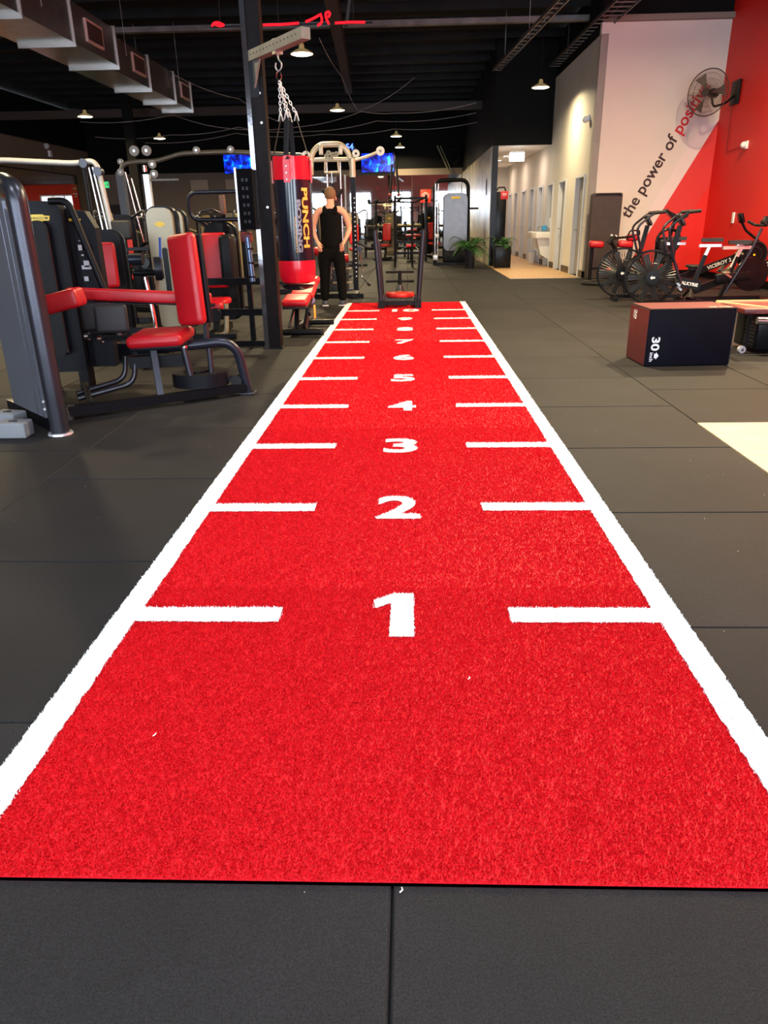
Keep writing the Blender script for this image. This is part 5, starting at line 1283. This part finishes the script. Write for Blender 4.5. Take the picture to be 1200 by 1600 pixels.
# ------------------------------------------------------------------ the person, seen from behind
def skin_body(name, V, E_, Rr, m, parent, sub=2):
    me = bpy.data.meshes.new(name); me.from_pydata([tuple(v) for v in V], E_, []); o = bpy.data.objects.new(name, me); COL.objects.link(o)
    md = o.modifiers.new('s', 'SKIN'); sv = me.skin_vertices[0].data
    for i, r in enumerate(Rr): sv[i].radius = (r, r) if not isinstance(r, tuple) else r
    sv[0].use_root = True
    sb_ = o.modifiers.new('u', 'SUBSURF'); sb_.levels = sub; sb_.render_levels = sub
    dg = bpy.context.evaluated_depsgraph_get(); nm = bpy.data.meshes.new_from_object(o.evaluated_get(dg)); o.modifiers.clear(); o.data = nm
    nm.materials.clear(); nm.materials.append(m); nm.shade_smooth(); o.parent = parent; return o
t = thing('person', 'person in black tank top and black trousers standing with hands at the waist', 'person', (-1.15, 10.85, 0))
V, Ed, Rr = [], [], []
def chain(pts, start=None):
    prev = start
    for p, r in pts:
        V.append(Vector(p)); Rr.append(r); i = len(V)-1
        if prev is not None: Ed.append((prev, i))
        prev = i
    return prev
sx_ = .14
chain([((0, 0, .98), (.11, .08)), ((0, .0, 1.12), (.10, .075)), ((0, .01, 1.28), (.11, .08)), ((0, .0, 1.42), (.095, .065)), ((0, .0, 1.48), (.062, .06)), ((0, .03, 1.54), (.058, .06)), ((0, .05, 1.61), (.085, .10)), ((0, .055, 1.67), (.080, .095))])
for s in (-1, 1):
    chain([((s*.10, 0, .88), .10), ((s*.12, -.0, .52), .068), ((s*.13, .02, .30), .058), ((s*.14, .03, .08), .040)], 0)
    e = chain([((s*.17, 0, 1.42), .066), ((s*.225, .0, 1.36), .055), ((s*.285, .03, 1.15), .045), ((s*.27, -.02, 1.10), .042), ((s*.215, -.09, .98), .028), ((s*.19, -.11, .94), (.034, .020)), ((s*.175, -.12, .90), (.036, .016))], 3)
    # five fingers rooted in the palm
    for k, (dx, dz, L) in enumerate(((-.028, .0, .062), (-.011, -.006, .072), (.006, -.006, .070), (.022, .0, .055))):
        b = V[e]+Vector((dx, -.002, -.02)); chain([(b, .009), (b+Vector((-s*.006, .010, -L*.5)), .008), (b+Vector((-s*.014, .026, -L*.85)), .007)], e)
    b = V[e-1]+Vector((-s*.034, .0, -.005)); chain([(b, .010), (b+Vector((-s*.026, .008, -.022)), .008)], e-1)
body = skin_body('body', V, Ed, Rr, skin, t)
def skin_part(nm, pts_list, m, sub=2):
    global V, Ed, Rr
    V, Ed, Rr = [], [], []
    idx = chain(pts_list[0])
    for st, pl in pts_list[1:]: chain(pl, st)
    return skin_body(nm, V, Ed, Rr, m, t, sub)
skin_part('tank_top', [[((0, 0, .78), (.17, .13)), ((0, .0, .98), (.185, .145)), ((0, .0, 1.14), (.175, .135)), ((0, .01, 1.28), (.185, .14)), ((0, .01, 1.36), (.185, .13)), ((0, .005, 1.43), (.15, .10)), ((0, .0, 1.47), (.09, .07))]], cloth)
skin_part('trousers', [[((0, 0, .95), (.165, .125)), ((0, 0, .86), (.165, .125))], (1, [((.105, 0, .76), .115), ((.13, 0, .48), .088), ((.14, .02, .26), .080), ((.145, .03, .07), .070)]), (1, [((-.105, 0, .76), .115), ((-.13, 0, .48), .088), ((-.14, .02, .26), .080), ((-.145, .03, .07), .070)])], cloth)
for s in (-1, 1): MB().tube([(s*.085, -.100, 1.36), (s*.080, -.062, 1.445), (s*.078, -.01, 1.478), (s*.080, .06, 1.44), (s*.085, .095, 1.36)], .034, 10, ru=.45).build('tank_strap', cloth, t)
for s in (-1, 1):
    sh = MB().rbox((s*.15, .06, .045), (.10, .29, .09), .04, rotm(rz=-s*.15), 4).build('shoe', mat('dark running shoe', (.03, .035, .06), .5), t)
    MB().rbox((s*.15, .06, .012), (.104, .30, .024), .01, rotm(rz=-s*.15)).build('sole', mat('pale sole', (.5, .45, .5), .6), sh)
MB().sph((0, .045, 1.65), .105, 18, 12, (.86, 1.0, 1.02)).build('hair', hair, t)
for s in (-1, 1):
    MB().sph((s*.088, .05, 1.585), .026, 10, 8, (.4, .8, 1.2)).build('ear', skin, t)
# simple face on the far side
MB().add([(-.012, .15, 1.595), (.012, .15, 1.595), (0, .178, 1.58), (0, .15, 1.625)], [(0, 2, 3), (1, 3, 2), (0, 1, 2)]).build('nose', skin, t)
for s in (-1, 1): MB().sph((s*.032, .142, 1.625), .012, 8, 6).build('eye', gloss, t)
MB().tube([(-.022, .148, 1.55), (0, .153, 1.547), (.022, .148, 1.55)], .005, 6).build('mouth', mat('lip', (.5, .15, .12), .5), t)
tag(MB().sph((0, 0, 0), .09, 14, 9, (1, .7, .9)).build('towel_heap', mat('lilac towel', (.40, .28, .55), .9, bump=.4, bscale=40)), 'small lilac towel heap on the floor beside the person', 'towel').location = (-1.55, 10.95, .08)

# ------------------------------------------------------------------ dark speaker and camera on the far dark wall
t = thing('pole_bracket', 'pale angled pole fixed high where the dark wall meets the back wall', 'bracket', (1.6, 32.9, 3.1))
MB().cyl((-.35, 0, 1.05), (.2, 0, .0), .03).build('pole', champ, t); MB().cyl((-.22, 0, 1.05), (.28, 0, .05), .02).build('pole', champ, t)
MB().tube(fillet([(.2, 0, .9), (.55, 0, .9), (.6, 0, .5), (.35, 0, .35)], .1), .05, 8).build('hose', rub, t)
